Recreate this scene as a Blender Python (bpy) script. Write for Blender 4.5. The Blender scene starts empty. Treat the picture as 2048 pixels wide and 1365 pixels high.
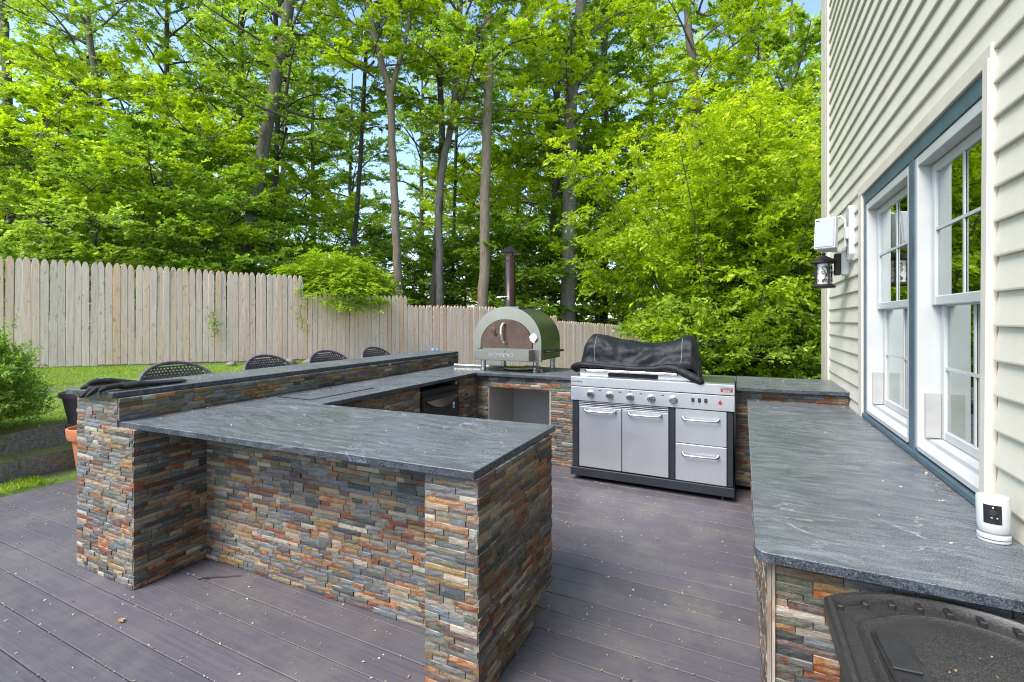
import bpy, bmesh, math, random
import numpy as np
from mathutils import Vector, Matrix, noise
R_ = math.radians
random.seed(7)
rng = np.random.default_rng(7)

# ------------------------------------------------------------------ camera
sc = bpy.context.scene
FOC, CX, YH, HC = 945.0, 1024.0, 640.0, 1.49
YAW = math.atan(456 / 945.0)
cam = bpy.data.objects.new('camera', bpy.data.cameras.new('camera'))
sc.collection.objects.link(cam)
cam.location = (0, 0, HC)
cam.rotation_euler = (R_(90), 0, YAW)
cam.data.sensor_width = 36
cam.data.lens = 36 * FOC / 2048
cam.data.shift_y = (YH - 682.5) / 2048.0
cam.data.clip_start = 0.05
cam.data.clip_end = 600
sc.camera = cam

# ------------------------------------------------------------------ light
SUN_EL, SUN_AZ = 50, 245            # azimuth measured as direction the light comes from, ccw from +X
w = bpy.data.worlds.new('World'); sc.world = w; w.use_nodes = True
nt = w.node_tree; nt.nodes.clear()
sky = nt.nodes.new('ShaderNodeTexSky'); sky.sky_type = 'NISHITA'; sky.sun_disc = False
sky.sun_elevation = R_(SUN_EL); sky.sun_rotation = R_(90 - SUN_AZ)
sky.air_density = 1.0; sky.dust_density = .8; sky.ozone_density = 1.5
bg = nt.nodes.new('ShaderNodeBackground'); bg.inputs[1].default_value = 0.15
ow = nt.nodes.new('ShaderNodeOutputWorld')
nt.links.new(sky.outputs[0], bg.inputs[0]); nt.links.new(bg.outputs[0], ow.inputs[0])
sun = bpy.data.objects.new('sun', bpy.data.lights.new('sun', 'SUN'))
sc.collection.objects.link(sun)
sun.data.energy = 2.3; sun.data.angle = R_(30); sun.data.color = (1, .965, .90)
sd = Vector((math.cos(R_(SUN_AZ)) * math.cos(R_(SUN_EL)), math.sin(R_(SUN_AZ)) * math.cos(R_(SUN_EL)), math.sin(R_(SUN_EL))))
sun.rotation_euler = sd.to_track_quat('Z', 'Y').to_euler()
sc.view_settings.view_transform = 'Standard'; sc.view_settings.look = 'None'
sc.view_settings.gamma = 1; sc.view_settings.use_curve_mapping = False
sc.view_settings.exposure = 1.42
sc.render.engine = 'CYCLES'
sc.cycles.filter_width = 1.15
sc.cycles.max_bounces = 9; sc.cycles.diffuse_bounces = 5; sc.cycles.glossy_bounces = 3
sc.cycles.transmission_bounces = 6; sc.cycles.transparent_max_bounces = 8
sc.cycles.use_denoising = True
sc.cycles.sample_clamp_indirect = 4

COL = sc.collection
# ------------------------------------------------------------------ materials
def nodes(name):
    m = bpy.data.materials.new(name); m.use_nodes = True
    n = m.node_tree; b = n.nodes['Principled BSDF']
    return m, n, b
def N(n, t, **k):
    x = n.nodes.new(t)
    for a, v in k.items():
        if a.startswith('i_'):
            x.inputs[int(a[2:]) if a[2:].isdigit() else a[2:].replace('_', ' ')].default_value = v
        else: setattr(x, a, v)
    return x
def ramp(n, fac, stops, interp='LINEAR'):
    r = n.nodes.new('ShaderNodeValToRGB'); r.color_ramp.interpolation = interp
    e = r.color_ramp.elements
    while len(e) < len(stops): e.new(.5)
    for i, (p, c) in enumerate(stops):
        e[i].position = p; e[i].color = (*c, 1) if len(c) == 3 else c
    n.links.new(fac, r.inputs[0]); return r.outputs[0]
def mixc(n, fac, a, b, blend='MIX'):
    m = n.nodes.new('ShaderNodeMix'); m.data_type = 'RGBA'; m.blend_type = blend
    def put(s, v):
        if hasattr(v, 'links'): n.links.new(v, s)
        else: s.default_value = v if not isinstance(v, tuple) or len(v) == 4 else (*v, 1)
    put(m.inputs[0], fac); put(m.inputs[6], a); put(m.inputs[7], b)
    return m.outputs[2]
def noise_(n, vec, scale, detail=4, rough=.55, dist=0):
    x = N(n, 'ShaderNodeTexNoise'); x.inputs['Scale'].default_value = scale
    x.inputs['Detail'].default_value = detail; x.inputs['Roughness'].default_value = rough
    x.inputs['Distortion'].default_value = dist
    if vec is not None: n.links.new(vec, x.inputs['Vector'])
    return x.outputs['Fac']
def mapping(n, vec, scale=(1, 1, 1), rot=(0, 0, 0), loc=(0, 0, 0)):
    m = N(n, 'ShaderNodeMapping'); n.links.new(vec, m.inputs[0])
    m.inputs['Scale'].default_value = scale; m.inputs['Rotation'].default_value = rot; m.inputs['Location'].default_value = loc
    return m.outputs[0]
def bump(n, b, h, s, d=.01):
    x = N(n, 'ShaderNodeBump'); x.inputs['Strength'].default_value = s; x.inputs['Distance'].default_value = d
    n.links.new(h, x.inputs['Height']); n.links.new(x.outputs[0], b.inputs['Normal'])
def pos(n): return N(n, 'ShaderNodeNewGeometry').outputs['Position']
def objco(n): return N(n, 'ShaderNodeTexCoord').outputs['Object']
def objrand(n): return N(n, 'ShaderNodeObjectInfo').outputs['Random']
def plain(name, col, rough=.5, metal=0, var=.12, nscale=8, bumpd=0, bscale=80, spec=.5):
    m, n, b = nodes(name)
    f = noise_(n, objco(n), nscale, 5)
    c1 = tuple(max(0, c * (1 - var)) for c in col); c2 = tuple(min(1, c * (1 + var)) for c in col)
    n.links.new(ramp(n, f, [(.3, c1), (.7, c2)]), b.inputs['Base Color'])
    b.inputs['Roughness'].default_value = rough; b.inputs['Metallic'].default_value = metal
    b.inputs['Specular IOR Level'].default_value = spec
    if bumpd: bump(n, b, noise_(n, objco(n), bscale, 4), .5, bumpd)
    return m

def stone_mat(name, a, b_, rust=(.34, .13, .035), rthr=.62):
    m, n, b = nodes(name)
    p = pos(n); o = objrand(n)
    sc_ = N(n, 'ShaderNodeVectorMath', operation='SCALE'); sc_.inputs[0].default_value = (37, 19, 53); n.links.new(o, sc_.inputs['Scale'])
    ad = N(n, 'ShaderNodeVectorMath', operation='ADD'); n.links.new(p, ad.inputs[0]); n.links.new(sc_.outputs[0], ad.inputs[1])
    v = ad.outputs[0]
    f1 = noise_(n, mapping(n, v, (18, 18, 75)), 1, 6, .72, 1.0)
    base = ramp(n, f1, [(.28, a), (.72, b_)])
    f2 = noise_(n, v, 22, 5, .6)
    r = ramp(n, f2, [(rthr, (0, 0, 0)), (rthr + .08, (1, 1, 1))])
    c = mixc(n, r, base, rust)
    f3 = noise_(n, v, 160, 3, .7)
    c = mixc(n, ramp(n, f3, [(.35, (.5, .5, .5)), (.75, (1, 1, 1))]), c, c, 'MULTIPLY')
    f4 = noise_(n, v, 9, 4, .7)
    c = mixc(n, ramp(n, f4, [(.58, (0, 0, 0)), (.80, (.40, .40, .40))]), c, (.55, .52, .48))
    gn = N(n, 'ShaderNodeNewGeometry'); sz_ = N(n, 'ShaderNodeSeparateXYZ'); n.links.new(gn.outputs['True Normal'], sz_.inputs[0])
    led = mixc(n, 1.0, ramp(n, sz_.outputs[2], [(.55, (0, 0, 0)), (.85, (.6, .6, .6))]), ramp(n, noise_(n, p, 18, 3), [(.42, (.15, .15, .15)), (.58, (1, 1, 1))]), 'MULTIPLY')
    c = mixc(n, led, c, (.72, .69, .63))     # pale dust, efflorescence and painted-in sky light on the little ledges
    hv = N(n, 'ShaderNodeHueSaturation'); n.links.new(c, hv.inputs['Color'])
    mr = N(n, 'ShaderNodeMapRange'); n.links.new(o, mr.inputs[0]); mr.inputs[3].default_value = .58; mr.inputs[4].default_value = 1.12
    n.links.new(mr.outputs[0], hv.inputs['Value'])
    n.links.new(hv.outputs[0], b.inputs['Base Color'])
    b.inputs['Roughness'].default_value = .62
    bump(n, b, noise_(n, mapping(n, v, (40, 40, 130)), 1, 6, .7, 1.2), .8, .006)
    return m
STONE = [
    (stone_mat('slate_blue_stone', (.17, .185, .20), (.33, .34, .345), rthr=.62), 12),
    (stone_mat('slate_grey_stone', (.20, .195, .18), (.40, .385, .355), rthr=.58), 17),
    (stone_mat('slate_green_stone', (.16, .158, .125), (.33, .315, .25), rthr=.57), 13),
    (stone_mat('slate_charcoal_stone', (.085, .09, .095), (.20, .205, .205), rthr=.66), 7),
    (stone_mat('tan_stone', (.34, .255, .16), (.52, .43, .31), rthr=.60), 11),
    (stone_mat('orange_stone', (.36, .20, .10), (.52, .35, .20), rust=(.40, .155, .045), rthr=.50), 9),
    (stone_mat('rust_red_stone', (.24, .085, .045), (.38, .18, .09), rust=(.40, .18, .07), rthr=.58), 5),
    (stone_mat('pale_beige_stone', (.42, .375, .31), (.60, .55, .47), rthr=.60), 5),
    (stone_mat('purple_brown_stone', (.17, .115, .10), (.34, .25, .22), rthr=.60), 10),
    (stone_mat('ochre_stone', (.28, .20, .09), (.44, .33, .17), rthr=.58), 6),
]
MORTAR = plain('mortar', (.17, .16, .145), .9)

def granite():
    m, n, b = nodes('granite_counter')
    p = pos(n)
    warp = N(n, 'ShaderNodeTexNoise'); warp.inputs['Scale'].default_value = 1.6; n.links.new(p, warp.inputs[0])
    sc_ = N(n, 'ShaderNodeVectorMath', operation='SCALE'); sc_.inputs['Scale'].default_value = .36; n.links.new(warp.outputs['Color'], sc_.inputs[0])
    ad = N(n, 'ShaderNodeVectorMath', operation='ADD'); n.links.new(p, ad.inputs[0]); n.links.new(sc_.outputs[0], ad.inputs[1])
    fl = noise_(n, mapping(n, ad.outputs[0], (3, 22, 10), (0, 0, R_(-18))), 1, 7, .62, .4)
    base = ramp(n, fl, [(.34, (.045, .049, .056)), (.5, (.082, .089, .099)), (.66, (.145, .153, .165))])
    sp = noise_(n, p, 260, 3, .7)
    c = mixc(n, ramp(n, sp, [(.50, (0, 0, 0)), (.60, (.85, .85, .85))]), base, (.30, .315, .335))
    sd_ = noise_(n, mapping(n, p, (1, 1, 1), (0, 0, 0), (5, 3, 1)), 210, 3, .7)
    c = mixc(n, ramp(n, sd_, [(.40, (.85, .85, .85)), (.50, (0, 0, 0))]), c, (.016, .02, .026))
    f2 = noise_(n, mapping(n, ad.outputs[0], (6, 48, 24), (0, 0, R_(-20))), 1, 7, .76, .35)
    c = mixc(n, ramp(n, f2, [(.50, (0, 0, 0)), (.70, (.6, .6, .6))]), c, (.29, .30, .32))
    c = mixc(n, ramp(n, f2, [(.30, (.6, .6, .6)), (.48, (0, 0, 0))]), c, (.035, .038, .044))
    vn = noise_(n, mapping(n, ad.outputs[0], (2.2, 8, 8), (0, 0, R_(-24))), 1, 4, .5, .5)
    v = ramp(n, vn, [(.490, (0, 0, 0)), (.5, (.55, .55, .55)), (.510, (0, 0, 0))])
    vm = ramp(n, noise_(n, p, 2.4, 2), [(.5, (0, 0, 0)), (.62, (1, 1, 1))])
    c = mixc(n, mixc(n, 1.0, v, vm, 'MULTIPLY'), c, (.5, .52, .54))
    st = noise_(n, p, 3.2, 5, .6)
    c = mixc(n, ramp(n, st, [(.5, (0, 0, 0)), (.8, (.3, .3, .3))]), c, (.20, .19, .165))
    # painted shade: upright slab edges darker in colour, and smoother than the top
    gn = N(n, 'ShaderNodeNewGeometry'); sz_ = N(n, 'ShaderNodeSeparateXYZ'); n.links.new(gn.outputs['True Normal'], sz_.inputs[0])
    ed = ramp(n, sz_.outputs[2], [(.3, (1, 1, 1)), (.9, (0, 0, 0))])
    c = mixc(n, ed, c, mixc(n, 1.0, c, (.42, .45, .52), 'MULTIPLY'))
    n.links.new(c, b.inputs['Base Color'])
    rr = ramp(n, noise_(n, p, 5, 4), [(.35, (.26, .26, .26)), (.7, (.46, .46, .46))])
    n.links.new(mixc(n, ed, rr, (.25, .25, .25)), b.inputs['Roughness'])
    b.inputs['Specular IOR Level'].default_value = .5
    bump(n, b, sp, .25, .0012)
    return m
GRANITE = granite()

def deck_mat():
    m, n, b = nodes('composite_deck')
    p = pos(n); o = objrand(n)
    g = noise_(n, mapping(n, p, (2.2, 60, 20)), 1, 6, .65, .3)
    base = ramp(n, g, [(.25, (.066, .059, .069)), (.75, (.110, .099, .112))])
    hv = N(n, 'ShaderNodeHueSaturation'); n.links.new(base, hv.inputs['Color'])
    mr = N(n, 'ShaderNodeMapRange'); n.links.new(o, mr.inputs[0]); mr.inputs[3].default_value = .86; mr.inputs[4].default_value = 1.14
    n.links.new(mr.outputs[0], hv.inputs['Value'])
    st = noise_(n, p, 2.6, 6, .72)
    c = mixc(n, ramp(n, st, [(.46, (0, 0, 0)), (.70, (.6, .6, .6))]), hv.outputs[0], (.165, .152, .13))
    sp = noise_(n, p, 130, 3, .7)
    c = mixc(n, ramp(n, sp, [(.62, (0, 0, 0)), (.74, (.35, .35, .35))]), c, (.22, .20, .19))
    dk = noise_(n, p, 1.3, 5, .6)
    c = mixc(n, ramp(n, dk, [(.35, (.78, .78, .78)), (.6, (1, 1, 1))]), c, c, 'MULTIPLY') if False else c
    n.links.new(c, b.inputs['Base Color'])
    b.inputs['Roughness'].default_value = .55
    bump(n, b, noise_(n, mapping(n, p, (6, 220, 50)), 1, 4, .7), .35, .002)
    return m
DECK = deck_mat()

def wood_mat(name, a, b_, c3, rough=.85):
    m, n, b = nodes(name)
    p = objco(n); o = objrand(n)
    sc_ = N(n, 'ShaderNodeVectorMath', operation='SCALE'); sc_.inputs[0].default_value = (7, 9, 13); n.links.new(o, sc_.inputs['Scale'])
    ad = N(n, 'ShaderNodeVectorMath', operation='ADD'); n.links.new(p, ad.inputs[0]); n.links.new(sc_.outputs[0], ad.inputs[1])
    v = ad.outputs[0]
    g = noise_(n, mapping(n, v, (55, 55, 3)), 1, 6, .6, .5)
    base = ramp(n, g, [(.3, a), (.7, b_)])
    tint = ramp(n, o, [(0, (.90, .885, .89)), (.35, (1, .99, .97)), (.7, (1.0, .93, .85)), (.93, (1.0, .85, .68)), (1, (.95, .76, .54))])
    c = mixc(n, 1.0, base, tint, 'MULTIPLY')
    k = noise_(n, mapping(n, v, (22, 22, 9)), 1, 3, .5, .3)
    c = mixc(n, ramp(n, k, [(.62, (0, 0, 0)), (.70, (.6, .6, .6))]), c, c3)
    gy = noise_(n, mapping(n, v, (4, 4, 1.2)), 1, 4, .5)
    c = mixc(n, ramp(n, gy, [(.45, (0, 0, 0)), (.75, (.35, .35, .35))]), c, (.52, .46, .42))
    n.links.new(c, b.inputs['Base Color']); b.inputs['Roughness'].default_value = rough
    bump(n, b, g, .5, .004)
    return m
FENCEW = wood_mat('weathered_cedar', (.60, .445, .34), (.83, .665, .54), (.28, .19, .125))

EDGE = wood_mat('raw_stone_edge', (.13, .10, .075), (.46, .42, .36), (.20, .09, .045))
def bark_mat(name, a, b_):
    m, n, b = nodes(name)
    p = pos(n)
    g = noise_(n, mapping(n, p, (16, 16, 3.2)), 1, 7, .7, .5)
    c = ramp(n, g, [(.3, a), (.68, b_)])
    l = noise_(n, p, 3.0, 5, .7)
    c = mixc(n, ramp(n, l, [(.58, (0, 0, 0)), (.72, (.4, .4, .4))]), c, (.22, .24, .19))
    n.links.new(c, b.inputs['Base Color']); b.inputs['Roughness'].default_value = .9
    bump(n, b, g, .9, .03)
    return m
BARK_L = bark_mat('light_bark', (.12, .09, .062), (.27, .21, .15))
BARK_G = bark_mat('grey_bark', (.07, .058, .048), (.20, .17, .14))
BARK_D = bark_mat('dark_bark', (.035, .028, .022), (.10, .08, .062))

def leaf_mat(name, dark, mid, light, trans=.45):
    m, n, b = nodes(name)
    at = N(n, 'ShaderNodeAttribute'); at.attribute_name = 'tone'; at.attribute_type = 'GEOMETRY'
    o = objrand(n)
    s = N(n, 'ShaderNodeMath', operation='MULTIPLY_ADD'); n.links.new(o, s.inputs[0]); s.inputs[1].default_value = .42
    s2 = N(n, 'ShaderNodeMath', operation='SUBTRACT'); n.links.new(at.outputs['Fac'], s2.inputs[0]); s2.inputs[1].default_value = .19
    n.links.new(s2.outputs[0], s.inputs[2])
    c = ramp(n, s.outputs[0], [(.05, dark), (.5, mid), (.95, light)])
    n.links.new(c, b.inputs['Base Color']); b.inputs['Roughness'].default_value = .5
    b.inputs['Specular IOR Level'].default_value = .35
    t = N(n, 'ShaderNodeBsdfTranslucent')
    tc = mixc(n, 1.0, c, (1.15, 1.25, .55), 'MULTIPLY'); n.links.new(tc, t.inputs[0])
    mx = N(n, 'ShaderNodeMixShader'); mx.inputs[0].default_value = trans
    n.links.new(b.outputs[0], mx.inputs[1]); n.links.new(t.outputs[0], mx.inputs[2])
    n.links.new(mx.outputs[0], n.nodes['Material Output'].inputs[0])
    return m
LEAF = leaf_mat('leaf_green', (.12, .23, .018), (.29, .44, .045), (.54, .64, .11))
LEAF_Y = leaf_mat('leaf_yellow_green', (.26, .38, .012), (.50, .62, .022), (.70, .76, .055))
LEAF_D = leaf_mat('leaf_deep_green', (.09, .20, .016), (.21, .37, .035), (.40, .53, .07), .5)
LEAF_B = leaf_mat('bush_leaf', (.14, .26, .012), (.38, .52, .03), (.60, .68, .09))
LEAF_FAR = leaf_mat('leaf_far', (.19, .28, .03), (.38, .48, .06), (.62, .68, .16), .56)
YEW = leaf_mat('yew_needles', (.05, .14, .02), (.17, .34, .04), (.46, .60, .11), .35)
GRASS = leaf_mat('grass_blades', (.13, .22, .015), (.28, .42, .03), (.48, .56, .09), .4)
CHIP = leaf_mat('dry_leaf_litter', (.22, .09, .03), (.42, .24, .11), (.62, .52, .36), .15)

def metal(name, col, rough=.3, aniso=(2, 2, 300), metal_=1.0, var=.06):
    m, n, b = nodes(name)
    g = noise_(n, mapping(n, objco(n), aniso), 1, 4, .6)
    c1 = tuple(c * (1 - var) for c in col); c2 = tuple(min(1, c * (1 + var)) for c in col)
    n.links.new(ramp(n, g, [(.3, c1), (.7, c2)]), b.inputs['Base Color'])
    b.inputs['Metallic'].default_value = metal_
    b.inputs['Roughness'].default_value = rough
    sm = noise_(n, objco(n), 6, 4)
    n.links.new(ramp(n, sm, [(.35, (rough * .93,) * 3), (.7, (min(1, rough * 1.1),) * 3)]), b.inputs['Roughness'])
    bump(n, b, g, .08, .001)
    return m
STEEL = metal('brushed_steel', (.52, .52, .53), .34, (3, 3, 420))
STEEL_MATT = metal('satin_steel_panel', (.54, .54, .565), .40, (420, 3, 3), .8)
OVEN_STEEL = metal('oven_steel', (.285, .28, .265), .30, (3, 300, 3), .85)
CHROME = metal('polished_steel', (.80, .80, .80), .12, (3, 3, 3))
FLUE = metal('bronzed_flue_steel', (.085, .06, .053), .28, (3, 3, 3), 1, .2)
DOORM = metal('heat_tinted_door', (.085, .050, .036), .5, (8, 8, 8), .35, .35)
KNOB = metal('knob_steel', (.46, .42, .38), .25, (3, 3, 3))
BLACKP = plain('black_plastic', (.022, .021, .022), .45, 0, .3, 30, .0008, 500)
BLACKM = plain('black_powder_coat', (.016, .018, .024), .42, 0, .2)
DARK = plain('dark_void', (.012, .011, .010), .9)
WHITEP = plain('white_plastic', (.47, .475, .485), .4, 0, .03)
SIDING = plain('cream_vinyl_siding', (.60, .56, .465), .55, 0, .08, 3, .0006, 60)
TRIMC = plain('cream_trim', (.60, .54, .46), .5, 0, .07, 6)
TRACK = plain('grey_track_block', (.36, .35, .33), .7)
WHITET = plain('white_vinyl_frame', (.47, .47, .462), .4, 0, .07, 5)
BLUET = plain('blue_grey_flashing', (.075, .115, .145), .45, 0, .18, 9)
CEMENT = plain('cement_board', (.40, .38, .35), .8, 0, .07, 4, .001, 60)
PLUMP = plain('plum_plastic', (.085, .06, .075), .5, 0, .15)
TERRA = plain('terracotta', (.62, .22, .10), .7, 0, .12)
CURT = plain('white_curtain', (.70, .71, .70), .85, 0, .04)
ROOM = plain('room_wall', (.12, .13, .13), .9)
SOIL = plain('soil', (.085, .06, .04), .95, 0, .4, 25, .02, 60)
CLOTH = None

def cover_mat():
    m, n, b = nodes('black_cover_fabric')
    p = pos(n)
    f = noise_(n, p, 7, 5, .65)
    c = ramp(n, f, [(.4, (.006, .007, .009)), (.65, (.014, .015, .018))])
    d = noise_(n, mapping(n, p, (10, 10, 30)), 1, 6, .75)
    c = mixc(n, ramp(n, d, [(.62, (0, 0, 0)), (.8, (.3, .3, .3))]), c, (.10, .09, .06))
    b.inputs['Specular IOR Level'].default_value = .3
    n.links.new(c, b.inputs['Base Color']); b.inputs['Roughness'].default_value = .56
    bump(n, b, noise_(n, p, 26, 5, .6), .5, .012)
    return m
CLOTH = cover_mat()
def knit_mat():
    m, n, b = nodes('black_knit'); b.inputs['Base Color'].default_value = (.011, .011, .012, 1)
    b.inputs['Roughness'].default_value = .8
    bump(n, b, noise_(n, objco(n), 260, 2), .7, .002); return m
KNIT = knit_mat()
def bin_mat():
    m, n, b = nodes('textured_bin_plastic')
    p = pos(n)
    s = noise_(n, p, 330, 2, .6)
    c = ramp(n, s, [(.42, (.014, .013, .013)), (.66, (.060, .056, .053))])
    d = noise_(n, p, 5, 5, .7)
    c = mixc(n, ramp(n, d, [(.5, (0, 0, 0)), (.8, (.2, .2, .2))]), c, (.10, .095, .085))
    n.links.new(c, b.inputs['Base Color']); b.inputs['Roughness'].default_value = .42
    bump(n, b, s, .6, .0015); return m
BINM = bin_mat()
def moss_mat():
    m, n, b = nodes('mossy_block')
    p = pos(n); g = N(n, 'ShaderNodeNewGeometry')
    s = N(n, 'ShaderNodeSeparateXYZ'); n.links.new(g.outputs['Normal'], s.inputs[0])
    f = noise_(n, p, 14, 6, .7)
    st = ramp(n, noise_(n, p, 40, 5, .7), [(.3, (.10, .085, .07)), (.75, (.36, .32, .27))])
    mo = ramp(n, noise_(n, p, 60, 4, .7), [(.3, (.16, .17, .02)), (.75, (.38, .34, .09))])
    ad = N(n, 'ShaderNodeMath', operation='MULTIPLY_ADD'); n.links.new(s.outputs[2], ad.inputs[0]); ad.inputs[1].default_value = .28; n.links.new(f, ad.inputs[2])
    c = mixc(n, ramp(n, ad.outputs[0], [(.55, (0, 0, 0)), (.7, (1, 1, 1))]), st, mo)
    n.links.new(c, b.inputs['Base Color']); b.inputs['Roughness'].default_value = .95
    bump(n, b, noise_(n, p, 45, 6, .7), 1, .02); return m
MOSS = moss_mat()
def ground_mat():
    m, n, b = nodes('ground_cover')
    p = pos(n)
    a = ramp(n, noise_(n, p, 9, 6, .7), [(.35, (.10, .17, .025)), (.7, (.22, .32, .05))])
    d = ramp(n, noise_(n, p, 12, 6, .7), [(.3, (.05, .035, .022)), (.75, (.17, .125, .08))])
    f = ramp(n, noise_(n, p, 1.2, 5, .65), [(.52, (0, 0, 0)), (.66, (1, 1, 1))])
    at = N(n, 'ShaderNodeAttribute'); at.attribute_name = 'bare'
    mx = N(n, 'ShaderNodeMath', operation='MAXIMUM'); n.links.new(at.outputs['Fac'], mx.inputs[0]); n.links.new(f, mx.inputs[1])
    n.links.new(mixc(n, mx.outputs[0], a, d), b.inputs['Base Color']); b.inputs['Roughness'].default_value = .95
    bump(n, b, noise_(n, p, 30, 6, .7), 1, .03); return m
GROUNDM = ground_mat()
def glass_mat():
    m, n, b = nodes('window_glass')
    g = N(n, 'ShaderNodeBsdfGlossy'); g.inputs['Roughness'].default_value = .01; g.inputs[0].default_value = (.92, .97, .95, 1)
    t = N(n, 'ShaderNodeBsdfTransparent'); t.inputs[0].default_value = (.80, .88, .86, 1)
    fr = N(n, 'ShaderNodeFresnel'); fr.inputs[0].default_value = 1.5
    mr = N(n, 'ShaderNodeMapRange'); n.links.new(fr.outputs[0], mr.inputs[0]); mr.inputs[3].default_value = .06; mr.inputs[4].default_value = 1.0; mr.inputs[2].default_value = .42
    nb = N(n, 'ShaderNodeBump'); nb.inputs['Strength'].default_value = .05; nb.inputs['Distance'].default_value = .01
    n.links.new(noise_(n, pos(n), 2.5, 2), nb.inputs['Height']); n.links.new(nb.outputs[0], g.inputs['Normal'])
    mx = N(n, 'ShaderNodeMixShader'); n.links.new(mr.outputs[0], mx.inputs[0]); n.links.new(t.outputs[0], mx.inputs[1]); n.links.new(g.outputs[0], mx.inputs[2])
    n.links.new(mx.outputs[0], n.nodes['Material Output'].inputs[0]); return m
GLASS = glass_mat()
def pearl():
    m, n, b = nodes('seedy_lantern_glass')
    n.links.new(ramp(n, noise_(n, objco(n), 40, 4), [(.3, (.50, .50, .48)), (.7, (.72, .72, .70))]), b.inputs['Base Color'])
    b.inputs['Roughness'].default_value = .2; return m
PEARL = pearl()
def plastic_film():
    m, n, b = nodes('clear_film'); b.inputs['Base Color'].default_value = (.75, .80, .88, 1)
    b.inputs['Roughness'].default_value = .15; b.inputs['Transmission Weight'].default_value = .5; return m
FILM = plastic_film()
def flat(name, col, rough=.6):
    m, n, b = nodes(name); b.inputs['Base Color'].default_value = (*col, 1); b.inputs['Roughness'].default_value = rough; return m
INK = flat('black_print', (.012, .012, .014)); RED = flat('red_print', (.30, .02, .02)); BLUEP = flat('blue_sticker', (.12, .35, .62)); PALE = flat('pale_print', (.55, .56, .55)); STITCH = flat('grey_stitching', (.30, .30, .30))
BARE_WHITE = flat('white_label', (.75, .76, .76)); SCREEN = flat('camera_window', (.012, .012, .014), .12)

# ------------------------------------------------------------------ object helpers
def tag(o, label=None, cat=None, group=None, kind=None):
    if label: o['label'] = label
    if cat: o['category'] = cat
    if group: o['group'] = group
    if kind: o['kind'] = kind
    return o
def empty(name, loc=(0, 0, 0), rz=0, label=None, cat=None, group=None, kind=None):
    o = bpy.data.objects.new(name, None); COL.objects.link(o); o.empty_display_size = .1
    o.location = loc; o.rotation_euler = (0, 0, rz)
    return tag(o, label, cat, group, kind)
def link(name, me, mat=None, parent=None, loc=None):
    o = bpy.data.objects.new(name, me); COL.objects.link(o)
    if mat is not None and not me.materials: me.materials.append(mat)
    if parent is not None: o.parent = parent
    if loc is not None: o.location = loc
    return o
class MB:
    def __init__(s): s.bm = bmesh.new()
    def box(s, x0, x1, y0, y1, z0, z1, M=None):
        co = [(x, y, z) for z in (z0, z1) for y in (y0, y1) for x in (x0, x1)]
        v = [s.bm.verts.new(M @ Vector(c) if M else c) for c in co]
        for f in ((0, 2, 3, 1), (4, 5, 7, 6), (0, 1, 5, 4), (2, 6, 7, 3), (0, 4, 6, 2), (1, 3, 7, 5)): s.bm.faces.new([v[i] for i in f])
        return s
    def prism(s, pts, z0, z1):
        a = [s.bm.verts.new((x, y, z0)) for x, y in pts]; b = [s.bm.verts.new((x, y, z1)) for x, y in pts]
        n = len(pts); s.bm.faces.new(list(reversed(a))); s.bm.faces.new(b)
        for i in range(n): s.bm.faces.new((a[i], a[(i + 1) % n], b[(i + 1) % n], b[i]))
        return s
    def loft(s, rings, closed=True, caps=True):
        rs = [[s.bm.verts.new(p) for p in r] for r in rings]
        n = len(rs[0])
        for a, b in zip(rs, rs[1:]):
            for i in range(n if closed else n - 1):
                s.bm.faces.new((a[i], a[(i + 1) % n], b[(i + 1) % n], b[i]))
        if caps and closed: s.bm.faces.new(list(reversed(rs[0]))); s.bm.faces.new(rs[-1])
        return s
    def tube(s, pts, r, n=8, caps=True):
        pts = [Vector(p) for p in pts]
        rr = r if isinstance(r, (list, tuple)) else [r] * len(pts)
        rings = []; up = None
        for i, p in enumerate(pts):
            t = (pts[min(i + 1, len(pts) - 1)] - pts[max(i - 1, 0)]).normalized()
            if up is None: up = t.orthogonal().normalized()
            up = (up - t * up.dot(t)); up = up.normalized() if up.length > 1e-5 else t.orthogonal().normalized()
            sd_ = t.cross(up)
            rings.append([p + (up * math.cos(a) + sd_ * math.sin(a)) * rr[i] for a in [2 * math.pi * k / n for k in range(n)]])
        return s.loft(rings, True, caps)
    def lathe(s, c, prof, n=24, axis='Z'):
        rings = []
        for r, h in prof:
            ring = []
            for k in range(n):
                a = 2 * math.pi * k / n
                x, y = r * math.cos(a), r * math.sin(a)
                ring.append(Vector(c) + (Vector((x, y, h)) if axis == 'Z' else (Vector((x, -h, y)) if axis == '-Y' else Vector((h, x, y)))))
            rings.append(ring)
        return s.loft(rings)
    def mesh(s, name, smooth=False, bevel=0, segs=1):
        bmesh.ops.remove_doubles(s.bm, verts=s.bm.verts, dist=1e-6)
        bmesh.ops.recalc_face_normals(s.bm, faces=s.bm.faces)
        if bevel:
            bmesh.ops.bevel(s.bm, geom=[e for e in s.bm.edges if e.is_manifold and e.calc_face_angle(0) > .6], offset=bevel, segments=segs, affect='EDGES', clamp_overlap=True)
        me = bpy.data.meshes.new(name); s.bm.to_mesh(me); s.bm.free()
        if smooth:
            for p in me.polygons: p.use_smooth = True
            try: me.set_sharp_from_angle(angle=R_(40))
            except Exception: pass
        return me
    def build(s, name, mat, parent=None, smooth=False, bevel=0, segs=1, loc=None):
        return link(name, s.mesh(name, smooth, bevel, segs), mat, parent, loc)
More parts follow.
